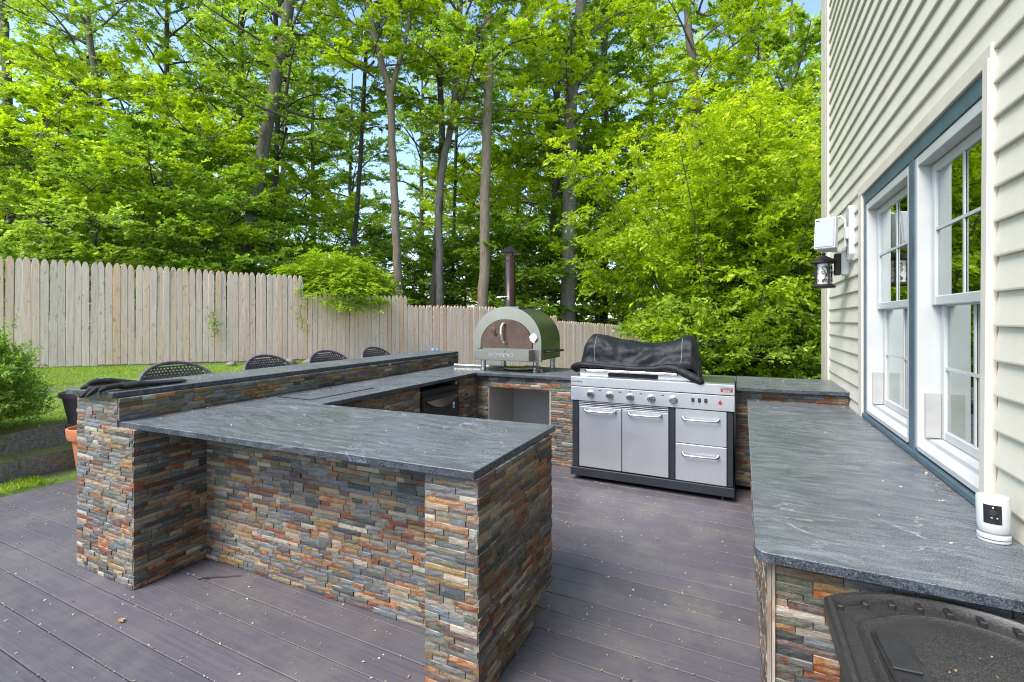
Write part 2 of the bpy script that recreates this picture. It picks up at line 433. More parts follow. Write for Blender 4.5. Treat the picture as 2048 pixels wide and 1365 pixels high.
def text(name, body, size, loc, rot, mat, parent, ext=.0006, align='CENTER', xs=1):
    c = bpy.data.curves.new(name, 'FONT'); c.body = body; c.size = size; c.extrude = ext
    c.align_x = align; c.align_y = 'CENTER'
    o = bpy.data.objects.new(name, c); COL.objects.link(o); c.materials.append(mat)
    me = bpy.data.meshes.new_from_object(o); bpy.data.objects.remove(o)
    o = bpy.data.objects.new(name, me); COL.objects.link(o)
    if not me.materials: me.materials.append(mat)
    o.location = loc; o.rotation_euler = rot; o.scale = (xs, 1, 1); o.parent = parent
    return o
FRONT = (R_(90), 0, 0)       # text facing -Y

# ------------------------------------------------------------------ ground
FP = np.array([-10.5, 3.8]); FD = np.array([.447, .894]); FD = FD / np.linalg.norm(FD); FN = np.array([FD[1], -FD[0]])
def lin(x, xs, ys): return float(np.interp(x, xs, ys))
def sm(t): t = min(1, max(0, t)); return t * t * (3 - 2 * t)
def gz(s): return lin(s, [-20, 0, 4, 6.5, 9, 12, 20, 60], [.8, .67, .60, .42, .12, -.22, -.55, -1.0])
def ground_z(x, y):
    d = np.array([x, y]) - FP; s = d @ FD; n = d @ FN
    base = gz(s)
    if n > 0:
        lawn = lin(y, [4, 12], [.36, -.3]); low = lin(y, [4, 10], [.02, -.35])
        t = sm(n / max(.1, n + max(0, -6.5 - x)))
        base = base * (1 - t) + lawn * t
        base = base * (1 - sm((x + 6.52) / .2)) + low * sm((x + 6.52) / .2)
        if x > -5.62 and y < 5.9: base = min(base, -.12)
    return base + .02 * noise.noise(Vector((x * 1.3, y * 1.3, 0))) + (.25 * noise.noise(Vector((x * .08, y * .08, 3))) if n < -2 else 0)
def build_ground():
    def ax(a, b, fine0, fine1, step):
        left = [a, a * .6 + fine0 * .4, a * .3 + fine0 * .7, a * .1 + fine0 * .9] ; right = [fine1 * .9 + b * .1, fine1 * .7 + b * .3, fine1 * .4 + b * .6, b]
        return left + list(np.arange(fine0, fine1, step)) + right
    xs = ax(-250, 250, -16, 8, .12); ys = ax(-250, 250, -2, 22, .16)
    vs = [(x, y, ground_z(x, y)) for y in ys for x in xs]
    nx = len(xs); fs = [(j * nx + i, j * nx + i + 1, (j + 1) * nx + i + 1, (j + 1) * nx + i) for j in range(len(ys) - 1) for i in range(nx - 1)]
    me = bpy.data.meshes.new('ground'); me.from_pydata(vs, [], fs)
    at = me.attributes.new('bare', 'FLOAT', 'POINT')
    bare = []
    for x, y, z in vs:
        n = (np.array([x, y]) - FP) @ FN
        bare.append(1.0 if n < -.1 else (sm((x + 6.4) / .15) * (1 - sm((x + 6.0) / .25)) if y < 6 else .8))
    at.data.foreach_set('value', bare)
    for p in me.polygons: p.use_smooth = True
    tag(link('ground', me, GROUNDM), kind='structure')
build_ground()

# ------------------------------------------------------------------ deck
deck = empty('deck', kind='structure')
mb = MB(); mb.box(-5.57, .80, -.0722, .0722, -.03, 0)
board = mb.mesh('deck_board', bevel=.0015)
yb = 2.269 + .075 - .15 * 26
while yb < 5.75:
    link('board', board, DECK, deck, (0, yb, random.uniform(-.0008, .0008))); yb += .15
MB().box(-5.595, -5.573, -1.6, 5.8, -.22, -.002).build('fascia', DECK, deck)
MB().box(-5.56, .79, -1.6, 5.75, -.10, -.075).build('gap_shade_sheet', DARK, deck)  # dark sheet added under the boards so the gaps look shaded
j = MB()
for x in (-5.2, -4, -3, -2, -1, 0, .6): j.box(x, x + .04, -1.6, 5.7, -.0745, -.0305)
j.build('joist', DARK, deck)

# ------------------------------------------------------------------ stone veneer
def stone_mesh(L, h, seed):
    r = random.Random(seed)
    bm = bmesh.new(); nx = 4 if L > .09 else 3
    T = .02
    front = []
    for k in range(3):
        row = []
        for i in range(nx + 1):
            x = L * i / nx; z = h * k / 2
            edge = (i in (0, nx)) or k in (0, 2)
            dy = -T + (r.uniform(.0008, .0024) if edge else r.uniform(-.0022, .001))
            x += (0 if i in (0, nx) else r.uniform(-.15, .15) * L / nx)
            ins = .0007
            x = min(max(x, ins + r.uniform(0, .001)), L - ins - r.uniform(0, .001)); z = min(max(z, .0006 + r.uniform(0, .0007)), h - .0006 - r.uniform(0, .0007))
            row.append(bm.verts.new((x, dy, z)))
        front.append(row)
    for k in range(2):
        for i in range(nx): bm.faces.new((front[k][i], front[k][i + 1], front[k + 1][i + 1], front[k + 1][i]))
    per = front[0] + [front[1][-1]] + list(reversed(front[2])) + [front[1][0]]
    back = [bm.verts.new((min(max(v.co.x, .0005), L - .0005) if True else 0, .004, v.co.z)) for v in per]
    n = len(per)
    for i in range(n): bm.faces.new((per[(i + 1) % n], per[i], back[i], back[(i + 1) % n]))
    bmesh.ops.recalc_face_normals(bm, faces=bm.faces)
    me = bpy.data.meshes.new('stone'); bm.to_mesh(me); bm.free()
    me.materials.append(STONE[0][0])
    return me
LENS = [.035, .05, .07, .09, .115, .145, .19]
CH = .0245
SM = {(L, d): [stone_mesh(L, CH * d, hash((i, d, k)) & 0xffff) for k in range(3)] for i, L in enumerate(LENS) for d in (1, 2)}
def stones(parent, p0, p1, z0, z1, hole=None, limit=300, seed=1, zeye=True, weights=None):
    """veneer on a vertical face from p0 to p1 (xy), outward normal to the right of p0->p1"""
    r = random.Random(seed)
    d = Vector((p1[0] - p0[0], p1[1] - p0[1], 0)); W = d.length; d.normalize()
    ang = math.atan2(d.y, d.x)
    n = max(1, round((z1 - z0) / CH)); ch = (z1 - z0) / n
    blocked = [[] for _ in range(n + 1)]
    out = []
    for k in range(n):
        x = 0.0
        while x < W - .004:
            b = next(((a, c) for a, c in blocked[k] if a - .012 <= x < c), None)
            if b: x = b[1]; continue
            L = r.choices(LENS, (3, 8, 16, 20, 20, 16, 13))[0]
            nxt = min([a for a, c in blocked[k] if a > x] + [W])
            if nxt - (x + L) < .03: L = nxt - x
            dbl = 2 if (r.random() < .055 and k < n - 1 and .04 < L < .12 and not any(a < x + L and c > x for a, c in blocked[k + 1])) else 1
            if hole:
                zc = z0 + (k + .5) * ch
                if hole[2] < zc < hole[3]:
                    if hole[0] <= x < hole[1]: x = hole[1]; continue
                    if x < hole[0] < x + L: L = hole[0] - x
            if L > .008:
                out.append((x, k, L, dbl))
                if dbl == 2: blocked[k + 1].append((x, x + L))
            x += L
    mats = [m for m, _ in STONE]; wts = weights or [q for _, q in STONE]
    items = []
    for x, k, L, dbl in out:
        base = min(LENS, key=lambda q: abs(q - L))
        items.append((L * dbl, x, k, L, dbl, base, r.choice(SM[(base, dbl)]), r.choices(range(len(mats)), wts)[0], r.uniform(-.004, .003)))
    items.sort(key=lambda q: -q[0])
    joined = bmesh.new()
    for i, (_, x, k, L, dbl, base, me, mi, off) in enumerate(items):
        M = Matrix.Translation(Vector((p0[0], p0[1], z0 + k * ch)) + d * x) @ Matrix.Rotation(ang, 4, 'Z') @ Matrix.Translation((0, -off, 0)) @ Matrix.Diagonal((L / base, 1, ch / CH, 1))
        if i < limit:
            o = bpy.data.objects.new('stone', me); COL.objects.link(o); o.parent = parent
            o.matrix_parent_inverse = Matrix.Identity(4)
            o.matrix_local = M
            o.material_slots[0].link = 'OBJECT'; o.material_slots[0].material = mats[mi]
        else:
            n0 = len(joined.faces); v0 = len(joined.verts)
            joined.from_mesh(me); joined.verts.ensure_lookup_table(); joined.faces.ensure_lookup_table()
            bmesh.ops.transform(joined, matrix=M, verts=joined.verts[v0:])
            for f in joined.faces[n0:]: f.material_index = mi
    if len(items) > limit:
        me = bpy.data.meshes.new('small_stones')
        for m in mats: me.materials.append(m)
        joined.to_mesh(me)
        o = link('small_stones', me, None, parent); o['kind'] = 'stuff'
    joined.free()

GREENISH = [8, 12, 26, 6, 8, 5, 2, 5, 4, 22]
# left end pier of the raised bar
pier = empty('stone_pier', label='wide stacked-stone pier at the left end of the raised bar', cat='pier')
MB().box(-3.60, -3.16, 1.450, 1.84, 0, 1.046).box(-3.158, -3.02, 1.45, 1.84, 0, .881).build('core', MORTAR, pier)
stones(pier, (-3.62, 1.452), (-3.162, 1.452), .883, 1.045, seed=11)
stones(pier, (-3.62, 1.452), (-3.008, 1.452), 0.004, .883, seed=12)
stones(pier, (-3.02, 1.434), (-3.02, 1.84), 0.004, .881, seed=13)
stones(pier, (-3.60, 1.84), (-3.60, 1.434), 0.004, 1.045, seed=14, limit=0)
# bar wall
bw = empty('bar_wall', label='long low stacked-stone wall carrying the raised bar top', cat='wall')
MB().prism([(-3.60, 1.86), (-3.17, 1.86), (-3.29, 5.18), (-3.66, 5.18)], 0, 1.046).build('core', MORTAR, bw)
stones(bw, (-3.165, 1.434), (-3.288, 5.19), .918, 1.045, seed=15, weights=GREENISH)
stones(bw, (-3.66, 5.19), (-3.60, 1.85), 0.004, 1.045, seed=16, limit=0)
# island panel wall
pw = empty('panel_wall', label='recessed stacked-stone back panel under the near island counter', cat='wall')
MB().prism([(-3.02, 1.850), (-1.13, 1.885), (-1.13, 2.26), (-3.02, 2.26)], 0, .881).build('core', MORTAR, pw)
stones(pw, (-3.015, 1.850), (-1.132, 1.885), 0.004, .881, seed=17)
# right end pier of the island
rp = empty('stone_pier', label='narrow stacked-stone pier under the right end of the island', cat='pier')
MB().box(-1.13, -.915, 1.580, 2.33, .10, .881).box(-1.13, -.915, 1.58, 2.10, 0, .10).build('core', MORTAR, rp)
stones(rp, (-1.145, 1.582), (-.900, 1.582), 0.004, .881, seed=18, limit=140)
stones(rp, (-.915, 1.564), (-.915, 2.345), .102, .881, seed=19, limit=150)
stones(rp, (-.915, 1.564), (-.915, 2.10), .004, .102, seed=20, limit=0)
MB().box(-1.13, -1.11, 1.57, 1.87, 0, .88).build('inner_face', MORTAR, rp)
# fridge cabinet wall (faces +X)
fc = empty('cabinet_wall', label='stacked-stone cabinet face with the black fridge set in it', cat='wall')
MB().box(-3.14, -2.64, 2.34, 3.50, 0, .88).box(-3.14, -2.64, 4.18, 4.46, 0, .88).box(-3.14, -3.10, 3.5, 4.18, 0, .88).build('core', MORTAR, fc)
stones(fc, (-2.64, 2.36), (-2.64, 3.51), 0.004, .881, seed=21, limit=220)
stones(fc, (-2.64, 4.17), (-2.64, 4.545), 0.004, .881, seed=22, limit=80)
MB().box(-2.66, -2.645, 4.15, 4.17, 0, .86).build('edge_trim', CEMENT, fc)
# pizza oven cabinet
pc = empty('oven_cabinet', label='stacked-stone cabinet with open cement-board niche below the pizza oven', cat='cabinet')
MB().box(-3.20, -2.49, 4.565, 5.28, 0, .88).box(-1.755, -1.52, 4.565, 5.28, 0, .88).box(-2.49, -1.755, 4.565, 5.28, .775, .88).box(-2.49, -1.755, 5.2, 5.28, 0, .775).build('core', MORTAR, pc)
stones(pc, (-2.62, 4.567), (-1.500, 4.567), 0.004, .881, hole=(.135, .865, 0, .768), seed=23, limit=300)
MB().box(-2.487, -2.477, 4.556, 5.19, 0, .766).box(-1.768, -1.758, 4.556, 5.19, 0, .766).box(-2.476, -1.769, 5.17, 5.19, 0, .766).box(-2.476, -1.769, 4.57, 5.169, .756, .766).build('niche_lining', CEMENT, pc)
for x, z in ((-2.474, .66), (-2.474, .5), (-2.474, .34)):
    MB().lathe((x, 4.7 + z * .2, z), [(0.006, 0), (.006, .003)], 8, 'X').build('screw', KNOB, pc)
stones(pc, (-1.52, 4.55), (-1.52, 5.28), 0.004, .881, seed=24, limit=0)
# back right cabinet
bc = empty('corner_cabinet', label='stacked-stone pier and strip right of the gas grill', cat='cabinet')
MB().box(-.02, .785, 4.585, 5.28, .06, .88).build('core', MORTAR, bc)
stones(bc, (-.035, 4.587), (.782, 4.587), .045, .881, seed=25, limit=200)
MB().box(-1.52, -.02, 5.2, 5.28, 0, .88).build('back_wall', MORTAR, bc)
# right counter base
rc = empty('counter_base', label='stacked-stone base of the long counter along the house', cat='cabinet')
MB().box(.10, .783, 1.665, 4.56, 0, .766).build('core', MORTAR, rc)
stones(rc, (.080, 1.667), (.783, 1.667), 0.004, .766, seed=26, limit=260)
MB().box(.076, .086, 1.642, 1.668, 0, .765).box(.088, .096, 1.64, 1.668, 0, .765).build('edge_trim', EDGE, rc)
stones(rc, (.10, 4.56), (.10, 1.69), 0.004, .766, seed=27, limit=0)

# ------------------------------------------------------------------ counter tops
def slab(name, pts, z1, label, th=.032):
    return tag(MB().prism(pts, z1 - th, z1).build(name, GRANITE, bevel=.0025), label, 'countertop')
slab('bar_countertop', [(-3.61, 1.375), (-3.165, 1.41), (-3.285, 5.215), (-3.72, 5.215)], 1.08, 'long raised grey granite bar top with black gloves on its near end')
isl = slab('island_countertop', [(-3.232, 1.436), (-.905, 1.545), (-.905, 2.423), (-2.575, 2.331), (-3.17, 2.298)], .915, 'wide veined grey granite top of the near island')
lc = slab('side_countertop', [(-3.172, 2.301), (-2.576, 2.334), (-2.596, 4.47), (-2.596, 5.32), (-3.30, 5.32), (-3.27, 4.6)], .915, 'grey granite counter below the raised bar above the black fridge')
oc = slab('oven_countertop', [(-2.592, 4.475), (-1.50, 4.515), (-1.50, 5.35), (-2.592, 5.35)], .915, 'grey granite counter top the pizza oven stands on')
slab('rear_ledge', [(-1.497, 5.0), (-.034, 5.0), (-.034, 5.35), (-1.497, 5.35)], .914, 'weathered granite ledge behind the covered gas grill')
slab('corner_countertop', [(-.031, 4.47), (.783, 4.53), (.783, 5.40), (-.031, 5.35)], .915, 'raised grey granite ledge in the corner by the house')
p = [(.783, 1.59), (.783, 4.56), (.055, 4.56)]
p += [(.042 + .03 * (1 - math.cos(a)), 1.59 + .03 * (1 - math.sin(a))) for a in [R_(q) for q in (0, 30, 60, 90)]]
slab('long_countertop', p, .80, 'long low speckled grey granite counter running along the house windows')
# flush ice chest lid in the side counter
il = empty('chest_lid', label='flush granite lid let into the side counter', cat='lid')
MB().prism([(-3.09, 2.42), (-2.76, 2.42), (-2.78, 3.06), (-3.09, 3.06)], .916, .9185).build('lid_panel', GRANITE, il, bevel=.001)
MB().box(-3.10, -3.093, 2.41, 3.07, .9155, .9195).box(-2.773, -2.766, 2.41, 3.07, .9155, .9195).box(-3.093, -2.773, 2.41, 2.417, .9155, .9195).build('lid_seam', BLACKM, il)
for y in (2.62, 2.86): MB().box(-3.08, -3.04, y, y + .03, .9187, .921).build('lid_pull', STEEL, il)

# ------------------------------------------------------------------ fridge
fr = empty('mini_fridge', (-2.62, 3.84, 0), label='black mini fridge built into the stone cabinet', cat='fridge')
MB().box(-.42, -.03, -.31, .30, .02, .83).build('body', BLACKM, fr, bevel=.004)
MB().box(-.028, .012, -.31, .30, .05, .775).build('door', BLACKP, fr, bevel=.01, segs=2)
pts = []
hd = MB()
rings = []
for i in range(13):
    t = i / 12; y = -.27 + .52 * t; sag = .075 * math.sin(math.pi * t)
    rings.append([(.013, y, .742), (.030 + .012 * math.sin(math.pi * t), y, .735), (.036 + .01 * math.sin(math.pi * t), y, .725 - sag), (.013, y, .715 - sag)])
hd.loft(rings).build('handle', KNOB, fr, smooth=True)
MB().box(-.026, .008, -.305, .295, .782, .826).build('top_grille', DARK, fr)
text('logo', 'danby', .045, (.0135, .02, .50), (R_(90), 0, R_(90)), KNOB, fr)
s_ = MB().box(.0125, .0135, .19, .225, .60, .66).build('sticker', BARE_WHITE, fr)
MB().box(.0136, .0142, .195, .22, .61, .635).build('sticker_print', BLUEP, s_)

# ------------------------------------------------------------------ gas grill
g = empty('gas_grill', (-.735, 4.24, 0), label='stainless gas grill with black frame, two doors and two drawers', cat='grill')
def gb(name, x0, x1, y0, y1, z0, z1, m, par=g, bev=.003):
    return MB().box(x0 + .735, x1 + .735, y0, y1, z0, z1).build(name, m, par, bevel=bev)
gb('cabinet', -1.415, -.05, .02, .62, .125, .735, BLACKM)
gb('base_rail', -1.43, -.04, -.015, .62, .045, .120, BLACKM)
for x in (-1.36, -.13):
    for y in (.06, .52):
        cst = MB().box(x - .012 + .735, x + .012 + .735, y - .03, y + .03, .0, .044); cst.build('caster', BLACKP, g, bevel=.006)
gb('frame_post', -1.418, -1.356, .004, .019, .122, .738, BLACKM)
gb('frame_post', -.548, -.500, .004, .019, .122, .738, BLACKM)
gb('frame_post', -.093, -.050, .004, .019, .122, .738, BLACKM)
d1 = gb('door', -1.350, -.957, -.004, .016, .130, .688, STEEL_MATT, bev=.004)
d2 = gb('door', -.951, -.553, -.004, .016, .130, .688, STEEL_MATT, bev=.004)
dr1 = gb('drawer', -.496, -.097, -.004, .016, .446, .734, STEEL_MATT, bev=.004)
dr2 = gb('drawer', -.496, -.097, -.004, .016, .126, .440, STEEL_MATT, bev=.004)
lv = MB()
for z in (.692, .709, .726): lv.box(-1.352 + .735, -.553 + .735, -.006, .012, z, z + .009)
lv.build('vent_louvre', STEEL, g, bevel=.002)
def handle(par, x0, x1, z):
    a, b_ = x0 + .735, x1 + .735
    pts = [(a, -.006, z + .012), (a + .006, -.030, z + .004), (a + .022, -.042, z), (b_ - .022, -.042, z), (b_ - .006, -.030, z + .004), (b_, -.006, z + .012)]
    MB().tube(pts, [.013, .011, .0075, .0075, .011, .013], 10).build('handle', STEEL, par, smooth=True)
handle(d1, -1.295, -1.01, .652); handle(d2, -.892, -.612, .652); handle(dr1, -.437, -.156, .652); handle(dr2, -.437, -.160, .352)
# control panel
cp = MB().box(-1.427 + .735, -.038 + .735, -.012, .55, .742, .868).build('control_panel', STEEL_MATT, g, bevel=.003)
tp = MB().box(-1.427 + .735, -.038 + .735, -.016, .10, .876, .960).build('top_fascia', STEEL_MATT, g, bevel=.004)
gb('fascia_gap', -1.420, -.045, -.006, .09, .868, .876, DARK, bev=0)
MB().box(-1.425 + .735, -.04 + .735, .10, .62, .876, .955).build('firebox', STEEL, g, bevel=.003)
for x, z in ((-1.237, .808), (-1.060, .806), (-.877, .804), (-.695, .803), (-.512, .806)):
    k = MB().lathe((x + .735, -.012, z), [(.036, 0), (.036, .004), (.031, .008), (.031, .008)], 28, '-Y').build('knob_bezel', STEEL, cp, smooth=True)
    kk = MB().lathe((x + .735, -.020, z), [(.028, 0), (.026, .022), (.021, .027), (.001, .027)], 24, '-Y')
    kk.box(x + .735 - .005, x + .735 + .005, -.054, -.045, z - .02, z + .02); kk.build('knob', KNOB, cp, smooth=True)
for x, z in ((-1.150, .842), (-.968, .838), (-.877, .846), (-.784, .836), (-.600, .836)):
    gb('marker', x - .011, x + .011, -.0135, -.012, z, z + .008, INK, cp, 0)
for x, ch in ((-.356, 'A'), (-.305, '='), (-.255, 'V')):
    MB().box(x - .012 + .735, x + .012 + .735, -.020, -.012, .800, .836).build('switch', BLACKP, cp, bevel=.003)
    text('switch_mark', ch, .016, (x + .735, -.0128, .783), FRONT, INK, cp)
fl = MB().loft([[(x - .144 + .735, y, z) for x, z in ((-.014, .795), (0, .788), (.013, .796), (.015, .808), (.006, .815), (.004, .832), (-.006, .820), (-.010, .826), (-.016, .808))] for y in (-.0135, -.0122)])
fl.build('flame_mark', RED, cp)
text('brand_mark', 'Char-Broil', .026, (-1.365 + .735, -.0168, .918), FRONT, INK, tp, xs=.85)
MB().box(-.143 + .735, -.052 + .735, -.0172, -.0163, .918, .936).build('badge', INK, tp)
text('badge_text', 'MEDALLION', .017, (-.0975 + .735, -.0178, .927), FRONT, PALE, tp, xs=.9)
MB().box(-.143 + .735, -.052 + .735, -.0172, -.0163, .899, .917).build('badge', RED, tp)
text('badge_text', 'SERIES', .017, (-.0975 + .735, -.0178, .908), FRONT, PALE, tp, xs=1.2)
# lid
X0, X1 = -1.363 + .735, -.383 + .735
lid = MB().loft([[(x, .075, .962), (x, .07, 1.03), (x, .12, 1.045), (x, .56, 1.045), (x, .58, .962)] for x in (X0, X1)]).loft([[(x, .10, 1.046), (x, .15, 1.15), (x, .30, 1.21), (x, .45, 1.20), (x, .54, 1.046)] for x in (X0 + .10, X1 - .10)]).build('lid', STEEL, g, smooth=True)
MB().box(X0 + .27, X1 - .27, .058, .068, .966, 1.0).build('lid_vent', DARK, lid)
MB().tube([(-1.285 + .735, .02, 1.022), (-.485 + .735, .02, 1.022)], .0125, 12).build('lid_handle', CHROME, lid, smooth=True)
MB().box(X0 + .06, X0 + .085, .018, .075, 1.005, 1.035).box(X1 - .13, X1 - .10, .018, .075, 1.005, 1.035).build('handle_mount', BLACKP, lid, bevel=.003)

# cloth cover
def cover():
    me_v, me_f = [], []
    nu, nv = 90, 46
    prof = [(4.305, 1.052), (4.318, 1.085), (4.335, 1.14), (4.365, 1.21), (4.42, 1.27), (4.52, 1.30), (4.66, 1.295), (4.76, 1.25), (4.83, 1.15), (4.86, 1.0), (4.87, .93)]
    py = [a for a, _ in prof]; pz = [b for _, b in prof]; pt = np.linspace(0, 1, len(prof))
    for i in range(nu + 1):
        t = i / nu
        x = -1.372 + t * (1.372 - .332)
        d = min(t, 1 - t)
        top = lin(t, [0, .022, .065, .11, .19, .32, .5, .66, .80, .90, .965, 1], [1.14, 1.26, 1.345, 1.358, 1.345, 1.300, 1.275, 1.272, 1.300, 1.352, 1.335, 1.14])
        endp = sm(d / .045)
        for j in range(nv + 1):
            v = j / nv
            y = lin(v, pt, py); z = lin(v, pt, pz)
            f = (z - .93) / (1.30 - .93)
            z2 = .93 + f * (top - .93)
            ymid = 4.56
            y2 = ymid + (y - ymid) * (.72 + .28 * endp)
            xx = x + (0.012 if t < .5 else -.012) * (1 - endp) * -1
            q = Vector((x * 3.2, y * 4 + z * 1.5, z * 3.3))
            fold = .026 * noise.noise(q) + .016 * noise.noise(q * 2.7) + .007 * noise.noise(q * 6) + .012 * math.sin((z2 * 34 + 5 * math.sin(x * 4.2)) + 2.2 * noise.noise(Vector((x * 3, 0, z * 5)))) * math.exp(-((z2 - 1.12) / .10) ** 2)
            y2 -= fold * (1 if v < .5 else -.4) ; z2 += .5 * fold
            me_v.append((xx, y2, z2))
    for i in range(nu):
        for j in range(nv):
            a = i * (nv + 1) + j; me_f.append((a, a + 1, a + nv + 2, a + nv + 1))
    # side closures
    for i, sgn in ((0, -1), (nu, 1)):
        ring = [i * (nv + 1) + j for j in range(nv + 1)]
        c = len(me_v); me_v.append((me_v[ring[0]][0] + sgn * .01, 4.56, 1.10))
        for j in range(nv): me_f.append((ring[j], ring[j + 1], c) if sgn < 0 else (ring[j + 1], ring[j], c))
        me_f.append((ring[-1], ring[0], c) if sgn < 0 else (ring[0], ring[-1], c))
    me = bpy.data.meshes.new('grill_cover'); me.from_pydata(me_v, [], me_f)
    for p_ in me.polygons: p_.use_smooth = True
    cv = empty('grill_cover', (0, 0, 0), label='black fabric cover bunched over the lid of the gas grill', cat='cover')
    o = link('drape', me, CLOTH, cv)
    md = o.modifiers.new('s', 'SUBSURF'); md.levels = 0; md.render_levels = 1
    # rolled hem at the front, tail at right and pointed flap at left
    rol = MB(); rings = []
    path = [(-1.480, 4.40, 1.010), (-1.44, 4.34, 1.045), (-1.36, 4.295, 1.072), (-1.20, 4.285, 1.068), (-1.0, 4.278, 1.058), (-.82, 4.275, 1.052), (-.68, 4.278, 1.058), (-.58, 4.275, 1.075), (-.50, 4.265, 1.068), (-.42, 4.25, 1.035), (-.34, 4.235, 1.0), (-.29, 4.225, .972), (-.272, 4.222, .962)]
    rad = [.006, .022, .026, .022, .021, .022, .026, .032, .037, .036, .034, .032, .012]
    P_ = []; Rr = []
    for (a, b_), (ra, rb) in zip(zip(path, path[1:]), zip(rad, rad[1:])):
        for q in range(5):
            t = q / 5; P_.append(tuple(a[c] * (1 - t) + b_[c] * t for c in range(3))); Rr.append((ra * (1 - t) + rb * t) * (1 + .22 * noise.noise(Vector((len(P_) * .33, 1, 2)))))
    P_.append(path[-1]); Rr.append(.010)
    rol.tube(P_, Rr, 14); rol.build('rolled_hem', CLOTH, cv, smooth=True)
    fp = MB()
    fp.loft([[(-1.36, 4.30, 1.085), (-1.35, 4.60, 1.06), (-1.35, 4.60, 1.0), (-1.35, 4.33, 1.0)], [(-1.43, 4.33, 1.058), (-1.44, 4.56, 1.05), (-1.44, 4.55, .985), (-1.42, 4.36, .985)], [(-1.492, 4.40, 1.028), (-1.497, 4.46, 1.02), (-1.497, 4.46, 1.012), (-1.492, 4.41, 1.012)]])
    fp.build('side_flap', CLOTH, cv, smooth=True)
    # seams laid on the cloth, following its surface
    def seam(i, j0, j1):
        pts = [Vector(me_v[i * (nv + 1) + j]) + Vector((0, -.003, .002)) for j in range(j0, j1)]
        MB().tube(pts, .0016, 5).build('seam', STITCH, cv)
    seam(12, 5, 22); seam(79, 5, 22)
cover()

# ------------------------------------------------------------------ pizza oven
po = empty('pizza_oven', (-2.34, 4.72, .915), label='domed stainless pizza oven with flue on four short legs', cat='oven')
def arch(w, zb, zs, zt, n=20):
    """half outline: straight sides from zb to zs, then an elliptic arch up to zt"""
    pts = [(-w, zb)] + [(w * -math.cos(math.pi * k / n), zs + (zt - zs) * math.sin(math.pi * k / n)) for k in range(n + 1)] + [(w, zb)]
    return pts
WO = .415
A = arch(WO, .135, .33, .715)
DEP = .58
MB().loft([[(x, y, z) for x, z in A] for y in (.0, DEP)]).build('dome', OVEN_STEEL, po, smooth=True)
fa = MB()
ins = arch(.325, .245, .30, .585)
outer = arch(WO + .006, .118, .33, .722)
n_ = len(outer)
yo = -.022
vo = [fa.bm.verts.new((x, yo, z)) for x, z in outer]; vi = [fa.bm.verts.new((x, yo, z)) for x, z in ins]
vb = [fa.bm.verts.new((x, -.001, z)) for x, z in outer]; vib = [fa.bm.verts.new((x, .02, z)) for x, z in ins]
for i in range(n_):
    k = (i + 1) % n_
    fa.bm.faces.new((vo[i], vo[k], vi[k], vi[i])); fa.bm.faces.new((vo[i], vb[i], vb[k], vo[k])); fa.bm.faces.new((vi[i], vi[k], vib[k], vib[i]))
fa.build('front_frame', OVEN_STEEL, po, smooth=True)
dd = MB().loft([[(x, y, z) for x, z in arch(.318, .262, .30, .578)] for y in (-.030, -.002)]).build('door', DOORM, po, bevel=.003)
MB().tube([(-.01, -.032, .535), (-.022, -.062, .53), (-.035, -.075, .49), (-.036, -.078, .42), (-.026, -.076, .36), (-.008, -.062, .325), (.012, -.034, .325)], [.012, .013, .015, .015, .015, .013, .010], 12).build('handle', CHROME, dd, smooth=True)
MB().lathe((-.125, -.031, .41), [(.022, 0), (.022, .002), (.001, .002)], 20, '-Y').build('peep_hole', DARK, dd)
MB().lathe((-.155, -.033, .462), [(.032, 0), (.032, .004), (.026, .006), (.001, .006)], 20, '-Y').build('peep_cover', DOORM, dd, smooth=True)
sh = MB().box(-.335, .335, -.155, -.023, .135, .150).box(-.335, .335, -.158, -.145, .135, .252).box(-.335, -.323, -.144, -.023, .151, .252).box(.323, .335, -.144, -.023, .151, .252).box(-.322, .322, -.144, -.023, .230, .240).build('front_shelf', OVEN_STEEL, po, bevel=.002)
text('brand_mark', 'ILFORNINO', .060, (0.0, -.160, .190), FRONT, STEEL, sh, .002, xs=1.0)
MB().loft([[(x, y, z) for x, z in ((.05, .222), (.058, .222), (.062, .230), (.055, .250), (.048, .232))] for y in (-.162, -.158)]).build('flame_mark', CHROME, sh)
th = MB().lathe((.335, -.022, .375), [(.046, 0), (.046, .018), (.041, .021), (.001, .021)], 28, '-Y').build('thermometer', CHROME, po, smooth=True)
MB().lathe((.335, -.0435, .375), [(.036, 0), (.036, .002), (.001, .002)], 24, '-Y').build('dial', BARE_WHITE, th)
nd = MB(); nd.tube([(.325, -.0465, .36), (.347, -.0465, .392)], .002, 6); nd.build('needle', INK, th)
for x, y in ((-.315, .03), (.335, .03), (-.315, .545), (.335, .545)):
    MB().lathe((x, y, 0), [(.031, 0.001), (.034, .004), (.034, .02), (.030, .022), (.030, .135)], 20).build('leg', STEEL, po, smooth=True)
MB().box(-.12, .12, .05, .27, .700, .722).build('flue_flange', OVEN_STEEL, po, bevel=.003)
fu = MB().lathe((-.03, .14, .70), [(.066, 0), (.066, .12), (.062, .125), (.062, .60)], 28).build('flue', FLUE, po, smooth=True)
hb = MB()
for k in range(6):
    a = k * math.pi / 3; hb.box(-.006, .006, .055, .061, .60, .64, Matrix.Translation((-.03, .14, .70)) @ Matrix.Rotation(a, 4, 'Z'))
hb.build('cap_bracket', FLUE, fu)
MB().lathe((-.03, .14, .70), [(.118, .628), (.122, .632), (.06, .68), (.006, .728), (.001, .728)], 28).build('flue_cap', FLUE, fu, smooth=True)
MB().lathe((-.03, .078, 1.245), [(.010, 0), (.010, .003), (.001, .003)], 12, '-Y').build('flue_vent', DARK, fu)
